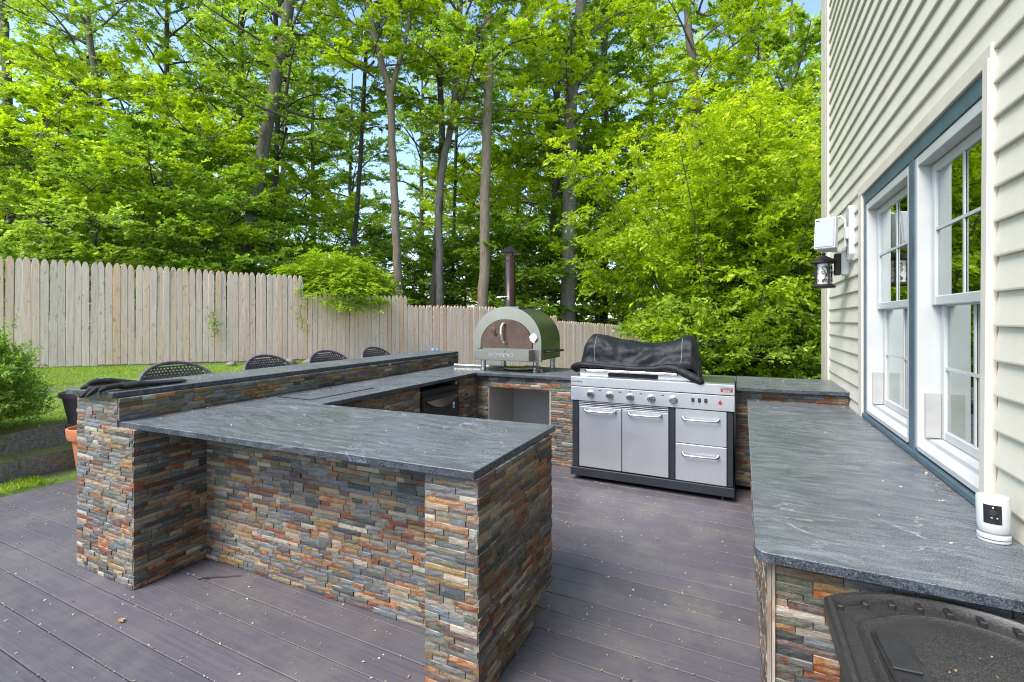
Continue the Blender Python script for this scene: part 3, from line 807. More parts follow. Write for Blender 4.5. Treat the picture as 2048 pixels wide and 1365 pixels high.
MB().tube([(-.03, .076, .835), (-.10, .055, .835), (-.145, .045, .825)], [.004, .004, .009], 8).build('damper_lever', CHROME, fu, smooth=True)
for sx in (-1, 1):
    rr_ = MB().tube([(sx * .416, .08, .225), (sx * .47, .08, .225), (sx * .50, .10, .225), (sx * .50, .46, .225), (sx * .47, .48, .225), (sx * .416, .48, .225)] if sx > 0 else [(sx * .416, .08, .225), (sx * .47, .08, .225), (sx * .48, .10, .225), (sx * .48, .46, .225), (sx * .416, .48, .225)], .011, 8)
    rr_.build('side_rail', BLACKM, po, smooth=True)
for x, z in ((-.40, .15), (.40, .15)):
    MB().lathe((x, -.023, z), [(.007, 0), (.006, .003), (.001, .004)], 10, '-Y').build('bolt', CHROME, po, smooth=True)
# pizza peel under the oven
pl = empty('pizza_peel', (0, 0, .917), label='long-handled metal pizza peel lying under the oven', cat='peel')
MB().lathe((-2.33, 4.98, 0), [(.001, .002), (.16, .004), (.19, .012), (.16, .0065), (.001, .004)], 32).build('blade', CHROME, pl, smooth=True)
MB().tube([(-2.5, 4.97, .018), (-2.9, 4.92, .024), (-3.14, 4.89, .026)], [.008, .010, .013], 8).build('handle', STEEL, pl, smooth=True)
bz = MB()
for k in range(46):
    a = random.uniform(0, 6.28); b_ = random.uniform(-.03, .03)
    bz.tube([(-1.95 + b_, 4.70, .055 - abs(b_) * .3), (-1.95 + b_ * 1.8 + .01 * math.cos(a), 4.70 + .03 * math.sin(a), .005 + .03 * random.random())], .0014, 3)
bz.box(-2.12, -1.93, 4.69, 4.71, .055, .075)
tag(bz.build('oven_brush', BLACKP, loc=(0, 0, .917)), 'black bristle brush hanging at the right front leg of the oven', 'brush')

# ------------------------------------------------------------------ gloves
def glove():
    m = MB()
    fing = [[(-3.335, 1.335, 1.052), (-3.325, 1.375, 1.092), (-3.30, 1.43, 1.105), (-3.27, 1.50, 1.103)],
            [(-3.285, 1.340, 1.058), (-3.275, 1.385, 1.100), (-3.265, 1.44, 1.106), (-3.25, 1.50, 1.103)],
            [(-3.235, 1.375, 1.088), (-3.232, 1.41, 1.104), (-3.23, 1.46, 1.107), (-3.235, 1.52, 1.103)],
            [(-3.375, 1.350, 1.098), (-3.345, 1.385, 1.118), (-3.315, 1.43, 1.130), (-3.285, 1.50, 1.122), (-3.265, 1.56, 1.112)],
            [(-3.345, 1.372, 1.128), (-3.315, 1.405, 1.142), (-3.285, 1.45, 1.140), (-3.265, 1.51, 1.126), (-3.26, 1.57, 1.112)]]
    for f in fing:
        P_, R0 = [], []
        n = len(f)
        for i in range((n - 1) * 4 + 1):
            t = i / 4; k = min(int(t), n - 2); u = t - k
            P_.append(tuple(f[k][c] * (1 - u) + f[k + 1][c] * u for c in range(3))); R0.append(.0155)
        R0[0] = .006; R0[1] = .012; m.tube(P_, R0, 10)
    def ell(path):
        rings = []
        for (x, y, z, wx, wz) in path: rings.append([(x + wx * math.cos(a), y, z + wz * math.sin(a)) for a in [2 * math.pi * k / 16 for k in range(16)]])
        m.loft(rings)
    ell([(-3.262, 1.475, 1.103, .03, .014), (-3.262, 1.50, 1.104, .055, .021), (-3.262, 1.56, 1.105, .058, .022), (-3.27, 1.62, 1.100, .046, .018), (-3.285, 1.70, 1.096, .045, .014), (-3.30, 1.80, 1.0935, .052, .011), (-3.305, 1.86, 1.0925, .056, .010)])
    o = m.build('glove', KNIT, None)
    md = o.modifiers.new('r', 'REMESH'); md.mode = 'VOXEL'; md.voxel_size = .0045; md.use_smooth_shade = True
    s2 = o.modifiers.new('s', 'SMOOTH'); s2.iterations = 4
    tag(o, 'black knitted work gloves draped over the near corner of the bar top', 'gloves')
    return o
glove()
MB().tube([(-3.318, 1.402, 1.128), (-3.300, 1.405, 1.157), (-3.286, 1.420, 1.154)], .0022, 5).build('tag_thread', STITCH, bpy.data.objects['glove'])
wv = MB(); rings = []
for i in range(9):
    t = i / 8; r0 = .032 * (math.sin(math.pi * min(.95, max(.06, t))) ** .4)
    rings.append([(-3.60 + .17 * t, 5.05 + .02 * t + r0 * math.cos(a) * (1 + .3 * random.uniform(-1, 1)), 1.081 + r0 + r0 * .9 * math.sin(a) * (1 + .25 * random.uniform(-1, 0))) for a in [2 * math.pi * k / 12 for k in range(12)]])
wo = wv.build('wrapper', FILM, None)
tag(wo, 'crumpled clear plastic wrapper at the far end of the bar top', 'wrapper')
MB().box(-3.56, -3.52, 5.005, 5.02, 1.10, 1.125).box(-3.49, -3.47, 5.01, 5.024, 1.105, 1.13).build('print', BLUEP, wo)

# ------------------------------------------------------------------ wicker bar stools
def stool_proto():
    root = empty('wicker_stool', (0, 0, 0))
    def P(a, z, off=0):   # back shell: a along the width (radians), open towards +X
        rad = .30 + off
        return Vector((-.02 - rad * math.cos(a) * .55, rad * math.sin(a), z))
    def topz(a): return 1.13 - .15 * (abs(a) / 1.35) ** 2.0 * 1.15
    lat = MB()
    for k in range(30):
        a0 = -1.35 + 2.7 * k / 29
        for sgn in (-1, 1):
            pts = []
            for q in range(12):
                t = q / 11; a = a0 + sgn * .75 * t; z = .72 + .42 * t
                if abs(a) <= 1.35 and z < topz(a): pts.append(P(a, z, .003 * sgn * (1 if q % 2 else -1)))
            if len(pts) > 1: lat.tube(pts, .0062, 4, False)
    for k in range(19):
        z = .72 + .022 * k
        pts = [P(a, z, .004 * (1 if i % 2 else -1)) for i, a in enumerate(np.linspace(-1.35, 1.35, 24)) if z < topz(a)]
        if len(pts) > 1: lat.tube(pts, .0068, 4, False)
    lat.build('woven_back', WICK, root)
    MB().tube([P(a, topz(a)) for a in np.linspace(-1.35, 1.35, 30)], .013, 8).build('back_rim', WICK, root, smooth=True)
    MB().prism([(-.2, -.22), (.22, -.24), (.22, .24), (-.2, .22)], .68, .73).build('seat', WICK, root, bevel=.012)
    for x, y in ((-.17, -.19), (.18, -.2), (-.17, .19), (.18, .2)):
        MB().tube([(x, y, .69), (x * 1.15, y * 1.1, GZ0)], .014, 8).build('leg', WICK, root, smooth=True)
    MB().tube([(-.19, -.2, .3), (.2, -.21, .3), (.2, .21, .3), (-.19, .2, .3), (-.19, -.2, .3)], .01, 6).build('footrest', WICK, root)
    return root
GZ0 = 0.0
def wick():
    m, n, b = nodes('dark_wicker')
    n.links.new(ramp(n, noise_(n, objco(n), 60, 3), [(.3, (.05, .042, .055)), (.7, (.16, .14, .165))]), b.inputs['Base Color'])
    b.inputs['Roughness'].default_value = .42; return m
WICK = wick()
def copy_tree(o, parent=None):
    c = o.copy(); COL.objects.link(c)
    if parent is not None: c.parent = parent
    for ch in o.children: copy_tree(ch, c)
    return c
st0 = stool_proto()
for i, (y, rz, lb) in enumerate(((2.33, -.05, 'dark wicker bar stool nearest the gloves behind the bar'), (3.19, .06, 'dark wicker bar stool second from the gloves, beside the stone edge at the fence'), (3.95, -.04, 'dark wicker bar stool third from the gloves behind the bar'), (4.74, .03, 'dark wicker bar stool nearest the plastic wrapper behind the bar'))):
    o = st0 if i == 0 else copy_tree(st0)
    o.location = (-4.13, y, 0); o.rotation_euler = (0, 0, rz)
    tag(o, lb, 'bar stool', 'wicker bar stools behind the raised bar')

# ------------------------------------------------------------------ storage bin (bottom right)
bn = empty('storage_bin', (0, 0, 0), label='black plastic storage bin with curved lid in front of the counter end', cat='bin')
xl, xr, yf, ZT = .205, .80, .70, .742
def back_y(x): return 1.485 + .150 * max(0, 1 - ((x - .475) / .30) ** 2) ** .8 if abs(x - .475) < .30 else 1.485
def outl(ins, n=20):
    xs = np.linspace(xl + ins, xr - .0 - ins, n)
    return [(xl + ins, yf)] + [(x, back_y(xl + (x - xl - ins) / (xr - xl - 2 * ins) * (xr - xl)) - ins) for x in xs] + [(xr - ins, yf)]
MB().prism(outl(.03), 0.02, .69).build('body', BINM, bn, bevel=.01)
ld = MB()
rings = [[(x, y, z) for x, y in outl(i_)] for i_, z in ((.004, .690), (0, .700), (0, .735), (.006, .744), (.016, .744), (.021, .738), (.024, .722), (.058, .716), (.064, .722), (.070, .728), (.076, .730), (.082, .726), (.10, .724), (.2, .726))]
ld.loft(rings); lo = ld.build('lid', BINM, bn, smooth=True)
rbm = MB().box(-.007, .007, -.015, .016, .716, .733).mesh('lid_rib', bevel=.002)
for k in range(9):
    x = xl + .035 + k * .062
    link('lid_rib', rbm, BLACKP, lo, (x, back_y(x) - .036, 0))
MB().prism([(.300, 1.10), (.285, 1.41), (.300, 1.425), (.350, 1.425), (.385, 1.10)], .727, .738).build('latch_plate', BLACKP, lo, bevel=.004)
MB().box(.305, .350, 1.225, 1.245, .7385, .7405).build('latch_slot', DARK, lo)
MB().prism([(.296, 1.27), (.290, 1.40), (.340, 1.405), (.350, 1.275)], .7385, .744).build('latch_tab', BLACKP, lo, bevel=.002)

# ------------------------------------------------------------------ house
hs = empty('house', (0, 0, 0), label='cream clapboard house wall with a pair of white windows', cat='house')
WX = .80
WY0, WY1, WZ0, WZ1 = 2.24, 4.10, .83, 2.37
YE = 5.62
cw = MB()
cw.box(WX, WX + .10, -3, WY0, -.2, 5.8).box(WX, WX + .10, WY1, YE, -.2, 5.8).box(WX, WX + .10, WY0, WY1, -.2, WZ0).box(WX, WX + .10, WY0, WY1, WZ1, 5.8)
cw.build('wall', SIDING, hs)
MB().box(WX + .1, 6, YE - .1, YE, -.2, 5.8).build('side_wall', SIDING, hs)
EX = .1186
def plank(y0, y1, z):
    h = EX + .004
    return MB().loft([[(WX - .001, y, z), (WX - .019, y, z), (WX - .020, y, z + .006), (WX - .004, y, z + h)] for y in (y0, y1)])
pm = {}
def add_plank(y0, y1, z):
    k = (y0, y1)
    if k not in pm: pm[k] = plank(y0, y1, 0).mesh('siding_plank')
    link('siding_plank', pm[k], SIDING, hs, (0, 0, z))
z = .993 - EX * 9
while z < 5.6:
    if z + EX > .77 and z < 2.40 and z + EX < 2.46:
        add_plank(-1.2, 2.17, z)
        add_plank(4.20, 5.50, z)
    else: add_plank(-1.2, 5.50, z)
    z += EX
MB().box(WX - .030, WX - .002, 5.50, 5.62, -.2, 5.7).box(WX - .03, WX - .002, 5.621, 5.90, -.2, 5.7).build('corner_post', TRIMC, hs, bevel=.004)
# window trim
MB().box(WX - .024, WX - .001, 4.10, 4.20, .80, 2.42).box(WX - .026, WX - .001, 2.17, 4.20, 2.375, 2.44).build('casing', TRIMC, hs, bevel=.003)
MB().box(WX - .034, WX - .001, -.022, .022, -.78, .78, Matrix.Translation((0, 2.205, 1.61)) @ Matrix.Rotation(R_(1.0), 4, 'X')).build('loose_casing', TRIMC, hs, bevel=.003)
MB().box(WX - .012, WX + .02, 4.045, 4.099, .83, 2.374).box(WX - .012, WX + .02, 3.02, 3.10, .83, 2.30).box(WX - .013, WX + .03, 2.23, 4.045, 2.300, 2.374).build('flashing', BLUET, hs, bevel=.002)
MB().box(WX - .022, WX + .02, 2.2, 4.13, .802, .832).build('sill_flashing', BLUET, hs, bevel=.003)
for (a, b_) in ((3.105, 4.04), (2.235, 3.015)):
    wn = empty('window'); wn.parent = hs
    fz0, fz1 = .85, 2.298
    MB().box(WX - .008, WX + .12, a, a + .035, fz0, fz1).box(WX - .008, WX + .12, b_ - .035, b_, fz0, fz1).box(WX - .008, WX + .12, a + .036, b_ - .036, fz1 - .05, fz1).build('frame', WHITET, wn, bevel=.003)
    # sloping sill with a step
    MB().loft([[(WX - .010, y, .846), (WX - .010, y, .868), (WX + .035, y, .885), (WX + .036, y, .905), (WX + .12, y, .915), (WX + .12, y, .846)] for y in (a + .036, b_ - .036)]).build('sill', WHITET, wn)
    def sash(x, z0, z1, mr):
        y0, y1 = a + .037, b_ - .037; s = .045
        MB().box(x, x + .03, y0, y0 + s, z0, z1).box(x, x + .03, y1 - s, y1, z0, z1).box(x + .001, x + .029, y0 + s, y1 - s, z0, z0 + s).box(x + .001, x + .029, y0 + s, y1 - s, z1 - s, z1).build('sash', WHITET, wn, bevel=.004)
        MB().box(x + .012, x + .016, y0 + s, y1 - s, z0 + s, z1 - s).build('pane', GLASS, wn)
        MB().box(x + .004, x + .011, y0 + s, y1 - s, mr, mr + .014).build('muntin', WHITET, wn)
        MB().box(x + .0045, x + .0105, (y0 + y1) / 2 - .007, (y0 + y1) / 2 + .007, z0 + s, mr - .0005).box(x + .0045, x + .0105, (y0 + y1) / 2 - .007, (y0 + y1) / 2 + .007, mr + .0145, z1 - s).build('muntin', WHITET, wn)
    sash(WX + .045, 1.560, fz1 - .052, 1.92)
    sash(WX + .080, .912, 1.600, 1.25)
    MB().box(WX + .018, WX + .078, b_ - .052, b_ - .0355, .915, 1.13).build('track_block', TRACK, wn)
# room behind
MB().box(WX + .45, WX + 3.2, -1, 5.4, -.1, 0).box(WX + 3.2, WX + 3.3, -1, 5.4, 0, 2.8).box(WX + .1, WX + 3.3, -1, 5.4, 2.8, 2.9).box(WX + .1, WX + 3.2, -1.1, -1, -.1, 2.8).box(WX + .1, WX + 3.2, 5.4, 5.5, -.1, 2.8).build('room', ROOM, hs)
ct = MB()
for (y0, y1) in ((3.86, 4.12), (3.60, 3.66), (3.20, 3.40), (3.06, 3.12), (2.84, 2.98), (2.66, 2.71), (2.28, 2.56)):
    n = 26; rings = []
    for i in range(n + 1):
        y = y0 + (y1 - y0) * i / n; x = WX + .20 + .018 * math.sin(i * 1.9) + .008 * random.random()
        rings.append([(x, y, .80), (x + .004, y, .80), (x + .004, y, 2.33), (x, y, 2.33)])
    ct.loft(rings)
ct.build('curtain', CURT, hs, smooth=True)

# speaker, lantern
sp = empty('wall_speaker', (.62, 4.42, 2.155), label='white outdoor speaker on a bracket beside the window', cat='speaker')
M_ = Matrix.Rotation(R_(-24), 4, 'Z') @ Matrix.Rotation(R_(-7), 4, 'X')
b0 = MB()
b0.loft([[M_ @ Vector(q) for q in ((-.070, -.07, z), (.070, -.07, z), (.078, -.03, z), (.050, .07, z), (-.050, .07, z), (-.078, -.03, z))] for z in (-.122, -.118, .118, .122)])
bo = b0.build('cabinet', WHITEP, sp, bevel=.008, segs=2)
MB().box(-.064, .064, -.075, -.068, -.112, .112, M_).build('grille', plain('speaker_grille', (.34, .355, .37), .6, 0, .1, 300), sp, bevel=.004)
MB().box(-.060, -.035, -.077, -.0755, .095, .101, M_).build('badge', INK, sp)
MB().tube([(.04, .03, .125), (.09, .02, .145), (.115, .0, .10), (.115, 0, -.10), (.09, .02, -.135), (.03, .03, -.125)], .009, 8).box(.11, .135, -.03, .03, -.04, .05).build('bracket', WHITEP, sp)
MB().loft([[(x, y, z) for y, z in ((-.05, -.16), (-.02, -.205), (.04, -.205), (.07, -.16), (.07, .17), (.04, .215), (-.02, .215), (-.05, .17))] for x in (.130, .176)]).build('mount_plate', WHITEP, sp, bevel=.004)
ln = empty('wall_lantern', (.615, 4.59, 1.75), label='black scrollwork wall lantern below the speaker', cat='lantern')
LM = plain('aged_black_iron', (.028, .022, .02), .6, .3, .4, 60, .002, 200)
MB().lathe((0, 0, 0), [(.080, 0), (.088, .012), (.070, .022), (.066, .030)], 24).build('base', LM, ln, smooth=True)
MB().lathe((0, 0, 0), [(.050, .026), (.052, .20)], 24).build('glass', PEARL, ln, smooth=True)
MB().lathe((0, 0, 0), [(.066, .195), (.094, .203), (.092, .214), (.05, .245), (.018, .262), (.012, .268), (.017, .276), (.010, .288), (.001, .290)], 24).build('roof', LM, ln, smooth=True)
sc_ = MB()
for k in range(4):
    a = k * math.pi / 2 + .5; sc_.tube([(.062 * math.cos(a), .062 * math.sin(a), .024), (.062 * math.cos(a), .062 * math.sin(a), .2)], .0055, 6)
sc_.build('cage_post', LM, ln)
scr = MB()
for c in range(4):
    base = c * math.pi / 2 - math.pi / 2 + .2
    def L_(u, z): return ((.060) * math.cos(base + u), (.060) * math.sin(base + u), z)
    def spiral(u0, z0, r, turn, sg):
        return [L_(u0 + sg * (r / .06) * math.cos(t * turn) * (1 - .55 * t), z0 + r * math.sin(t * turn) * (1 - .55 * t)) for t in np.linspace(0, 1, 14)]
    scr.tube([L_(-.45, .045), L_(-.1, .085), L_(.15, .12), L_(.1, .165), L_(-.15, .185)], .0028, 5)
    scr.tube([L_(.0, .10), L_(.3, .105), L_(.55, .125)], .0028, 5)
    scr.tube([L_(-.1, .085), L_(-.05, .115), L_(-.25, .14)], .0028, 5)
    for (u0, z0, r, tr, sg) in ((-.30, .155, .018, 5.0, 1), (.36, .155, .018, 5.2, -1), (-.36, .125, .015, -5, 1), (-.30, .055, .016, 5, 1), (.05, .052, .015, 5, -1), (.38, .055, .016, 5, 1)):
        scr.tube(spiral(u0, z0, r, tr, sg), .0026, 5)
scr.build('scrollwork', LM, ln)
MB().box(.075, .115, -.03, .03, .10, .275).tube([(.06, 0, .22), (.09, 0, .235)], .012, 8).build('arm', LM, ln, bevel=.004)
MB().box(.118, .176, -.035, .035, .095, .285).build('mount_block', WHITEP, ln, bevel=.01, segs=2)

# security camera on the counter
ca = empty('security_camera', (.715, 1.985, .80), R_(-8), label='white cylindrical security camera standing on the granite by the siding', cat='camera')
ca.scale = (.80, .80, .90)
tl = Matrix.Rotation(R_(-1.5), 4, 'Y')
def oval(rx, ry, z, n=28): return [tl @ Vector((rx * math.cos(2 * math.pi * k / n), ry * math.sin(2 * math.pi * k / n), z)) for k in range(n)]
MB().loft([oval(.046, .040, 0.001), oval(.049, .043, .004), oval(.049, .043, .010)]).build('foot', WHITEP, ca, smooth=True)
MB().loft([oval(.044, .039, .0105), oval(.044, .039, .0135)]).build('foot_gap', DARK, ca)
MB().loft([oval(.049, .043, .014), oval(.049, .043, .024), oval(.036, .030, .029), oval(.036, .03, .034)]).build('swivel', WHITEP, ca, smooth=True)
MB().loft([oval(.044, .038, .034), oval(.047, .041, .038), oval(.049, .043, .060), oval(.049, .043, .150), oval(.046, .040, .155), oval(.001, .001, .157)]).build('housing', WHITEP, ca, smooth=True)
def camface(name, x0, x1, z0, z1, off, mat):
    rings = []
    for i in range(9):
        x = x0 + (x1 - x0) * i / 8; y = -.043 * math.sqrt(max(0, 1 - (x / .049) ** 2))
        rings.append([tl @ Vector((x, y - off, z0)), tl @ Vector((x, y + .004, z0)), tl @ Vector((x, y + .004, z1)), tl @ Vector((x, y - off, z1))])
    return MB().loft(rings).build(name, mat, ca, smooth=False)
camface('lens_window', -.034, .016, .068, .132, .0012, SCREEN)
MB().lathe((-.0115, -.0432, .106), [(.010, 0), (.010, .002), (.007, .003), (.001, .0015)], 20, '-Y').build('lens', flat('lens_ring', (.03, .03, .035), .2), ca, smooth=True)
MB().box(-.014, -.010, -.0450, -.0436, .122, .126).box(-.002, .002, -.0455, -.0442, .088, .091).box(-.018, -.013, -.0448, -.0430, .088, .090).build('sensor_dot', BARE_WHITE, ca)
text('brand_mark', 'ring', .014, (-.008, -.0446, .141), (R_(90), 0, 0), PALE, ca, .0002)

# ------------------------------------------------------------------ fence
fen = empty('stockade_fence', (0, 0, 0), label='weathered stockade fence with pointed pickets stepping down behind the bar', cat='fence')
def picket(h, seed):
    r = random.Random(seed); w = .0485; t = .012
    n = 7
    pts = [(-w, 0), (w, 0), (w, h - .115), (w * .90, h - .08), (w * .66, h - .035), (w * .30, h), (-w * .30, h), (-w * .66, h - .035), (-w * .90, h - .08), (-w, h - .115)]
    m = MB()
    def ring(f, off):
        return [(x * f, off, z) for x, z in pts]
    m.loft([ring(1, .012), ring(1, -.006), ring(.90, -.0125)])
    return m.mesh('picket')
PK = {}
ang = math.atan2(FD[1], FD[0])
def fence_spec(s):
    if s < 4.05: return 2.52 - .016 * s, gz(s) + .03
    if s < 6.46: return 2.09, gz(s) + .03
    if s < 9.3: return 1.865, gz(s) + .02
    if s < 11.68: return 1.62, gz(s)
    return 1.47 - .055 * (s - 11.7), gz(s)
s = -4.0; i = 0
while s < 17:
    top, bot = fence_spec(s)
    h = round(top - bot, 2)
    key = (round(h * 20) / 20, i % 3)
    if key not in PK: PK[key] = picket(key[0], i)
    p_ = FP + FD * s
    o = link('picket', PK[key], FENCEW, fen)
    o.location = (p_[0], p_[1], bot + random.uniform(-.012, .012)); o.scale = (random.uniform(1.0, 1.06), 1, h / key[0])
    o.rotation_euler = (random.uniform(-.006, .006), random.uniform(-.008, .008), ang + random.uniform(-.02, .02))
    s += .1035; i += 1
rails = MB()
for s0, s1 in ((-4, 4.05), (4.05, 6.46), (6.46, 9.3), (9.3, 11.68), (11.68, 17)):
    t0, b0_ = fence_spec((s0 + s1) / 2)
    for zz in (b0_ + .3, (t0 + b0_) / 2, t0 - .3):
        a = FP + FD * s0; b_ = FP + FD * s1
        rails.box(0, s1 - s0, .018, .055, zz - .04, zz + .04, Matrix.Translation((a[0], a[1], 0)) @ Matrix.Rotation(ang, 4, 'Z'))
rails.build('rail', FENCEW, fen)
for s0 in (-4, -1.5, 1.3, 4.05, 6.46, 9.3, 11.68, 14.2):
    t0, b0_ = fence_spec(s0 + .1); a = FP + FD * s0
    MB().box(-.05, .05, .058, .15, b0_ - .3, t0 - .1, Matrix.Translation((a[0], a[1], 0)) @ Matrix.Rotation(ang, 4, 'Z')).build('post', FENCEW, fen)

# ------------------------------------------------------------------ retaining wall, pots
rw = empty('retaining_wall', (0, 0, 0), label='low mossy stone-block retaining wall in two tiers left of the pier', cat='wall')
def block(x0, x1, y0, y1, z0, z1, seed):
    m = MB(); m.box(x0, x1, y0, y1, z0, z1)
    bmesh.ops.subdivide_edges(m.bm, edges=m.bm.edges[:], cuts=4, use_grid_fill=True)
    for v in m.bm.verts:
        q = Vector(v.co) * 7 + Vector((seed, 0, 0)); v.co += Vector((noise.noise(q), noise.noise(q + Vector((9, 0, 0))), noise.noise(q + Vector((0, 9, 0))))) * .016
    m.build('block', MOSS, rw, smooth=True)
y = -.2; k = 0
while y < 4.4:
    L = random.uniform(.42, .7)
    block(-6.32, -6.02, y, y + L - .006, -.02, .195, k); k += 1; y += L
y = -.4
while y < 4.4:
    L = random.uniform(.42, .7)
    block(-6.62, -6.30, y, y + L - .006, .15, .292, k); k += 1
    y += L
y = -.1
while y < 4.4:
    L = random.uniform(.5, .8)
    block(-6.66, -6.33, y, y + L - .006, .296, .40, k); k += 1; y += L
pp = empty('planter', (-6.34, 2.56, .40), label='dark plum plastic planter on the mossy wall', cat='planter')
MB().lathe((0, 0, 0), [(.115, 0), (.165, .27), (.185, .272), (.190, .29), (.190, .325), (.175, .328), (.165, .32), (.155, .25), (.001, .24)], 32).build('pot', PLUMP, pp, smooth=True)
MB().lathe((0, 0, 0), [(.152, .245), (.001, .262)], 24).build('soil', SOIL, pp)
tp_ = empty('planter', (-5.80, 2.42, -.01), label='terracotta pot standing at the deck edge behind the pier', cat='planter')
MB().lathe((0, 0, 0), [(.115, 0), (.155, .33), (.185, .335), (.195, .36), (.200, .44), (.188, .445), (.178, .44), (.165, .36), (.001, .34)], 32).build('pot', TERRA, tp_, smooth=True)
MB().lathe((0, 0, 0), [(.160, .355), (.001, .375)], 24).build('soil', SOIL, tp_)
sb = MB()
rkE = empty('rock_edging', (0, 0, 0), label='row of rough pale rocks at the foot of the fence step', cat='rocks')
for (s0, n0, r0) in ((3.0, .40, .12), (3.35, .5, .10), (3.65, .42, .15), (4.1, .42, .16), (4.5, .45, .12), (2.6, .45, .09)):
    q = FP + FD * s0 + FN * n0
    m = bmesh.new(); bmesh.ops.create_icosphere(m, subdivisions=3, radius=r0)
    for v in m.verts: v.co *= 1 + .35 * noise.noise(v.co * 6 + Vector((s0, 0, 0))); v.co.z *= .7
    me = bpy.data.meshes.new('rock'); m.to_mesh(me); m.free()
    link('rock', me, plain('pale_rock', (.20, .17, .135), .9, 0, .35, 9, .01, 40), rkE, (q[0], q[1], ground_z(q[0], q[1]) + .02))
ROCK = None

# ------------------------------------------------------------------ foliage
def unit(a): return a / np.maximum(1e-9, np.linalg.norm(a, axis=-1, keepdims=True))
def leaf_arrays(P, D, Nn, size, wid=.42, fold=.12):
    S = unit(np.cross(D, Nn)); Nn = np.cross(S, D); s = size[:, None]
    return np.stack([P, P + D * s * .45 + S * s * wid + Nn * s * fold, P + D * s, P + D * s * .45 - S * s * wid + Nn * s * fold], 1)
def leaf_mesh(name, Q, tone, mat):
    n = len(Q)
    me = bpy.data.meshes.new(name)
    me.vertices.add(n * 4); me.vertices.foreach_set('co', Q.reshape(-1).astype(np.float32))
    b = np.arange(n)[:, None] * 4
    idx = np.concatenate([b + [0, 1, 2], b + [0, 2, 3]], 1).reshape(-1).astype(np.int32)
    me.loops.add(n * 6); me.loops.foreach_set('vertex_index', idx)
    me.polygons.add(n * 2); me.polygons.foreach_set('loop_start', (np.arange(n * 2) * 3).astype(np.int32))
    try: me.polygons.foreach_set('loop_total', np.full(n * 2, 3, np.int32))
    except Exception: pass
    at = me.attributes.new('tone', 'FLOAT', 'FACE'); at.data.foreach_set('value', np.repeat(tone, 2).astype(np.float32))
    me.update(calc_edges=True); me.validate()
    me.materials.append(mat)
    return me
def twig_leaves(P, T, L, k, size, r, up=.9, jit=.45, spread=1.0, droop=.2, wid=.42):
    """P,T (n,3): k leaves along every twig, alternating sides"""
    n = len(P)
    t = (np.arange(k) + .6) / k
    pos_ = P[:, None] + T[:, None] * (L[:, None] * t[None])[..., None]
    pos_ = pos_ + np.array([0, 0, -1.]) * (droop * L[:, None] * t[None] ** 2)[..., None]
    side = np.where(np.arange(k) % 2 == 0, 1., -1.)[None, :, None]
    nrm = unit(np.array([0, 0, up]) + r.normal(0, jit, (n, k, 3)))
    Tn = np.repeat(T[:, None], k, 1)
    lat = unit(np.cross(nrm, Tn))
    D = unit(Tn + side * lat * spread + np.array([0, 0, -droop]) + r.normal(0, .25, (n, k, 3)))
    nrm = unit(nrm - D * (nrm * D).sum(-1, keepdims=True))
    sz = size * r.uniform(.6, 1.25, (n, k))
    Q = leaf_arrays(pos_.reshape(-1, 3), D.reshape(-1, 3), nrm.reshape(-1, 3), sz.reshape(-1), wid)
    clump = r.uniform(0, 1, (n, 1)) * .55 + r.uniform(0, 1, (n, k)) * .45
    return Q, clump.reshape(-1)
def tubes_mesh(name, segs, mat):
    """segs: list of (pts, radii, sides)"""
    m = MB()
    for pts, rad, n in segs: m.tube(pts, rad, n, False)
    me = bpy.data.meshes.new(name); m.bm.to_mesh(me); m.bm.free()
    for p_ in me.polygons: p_.use_smooth = True
    me.materials.append(mat); return me

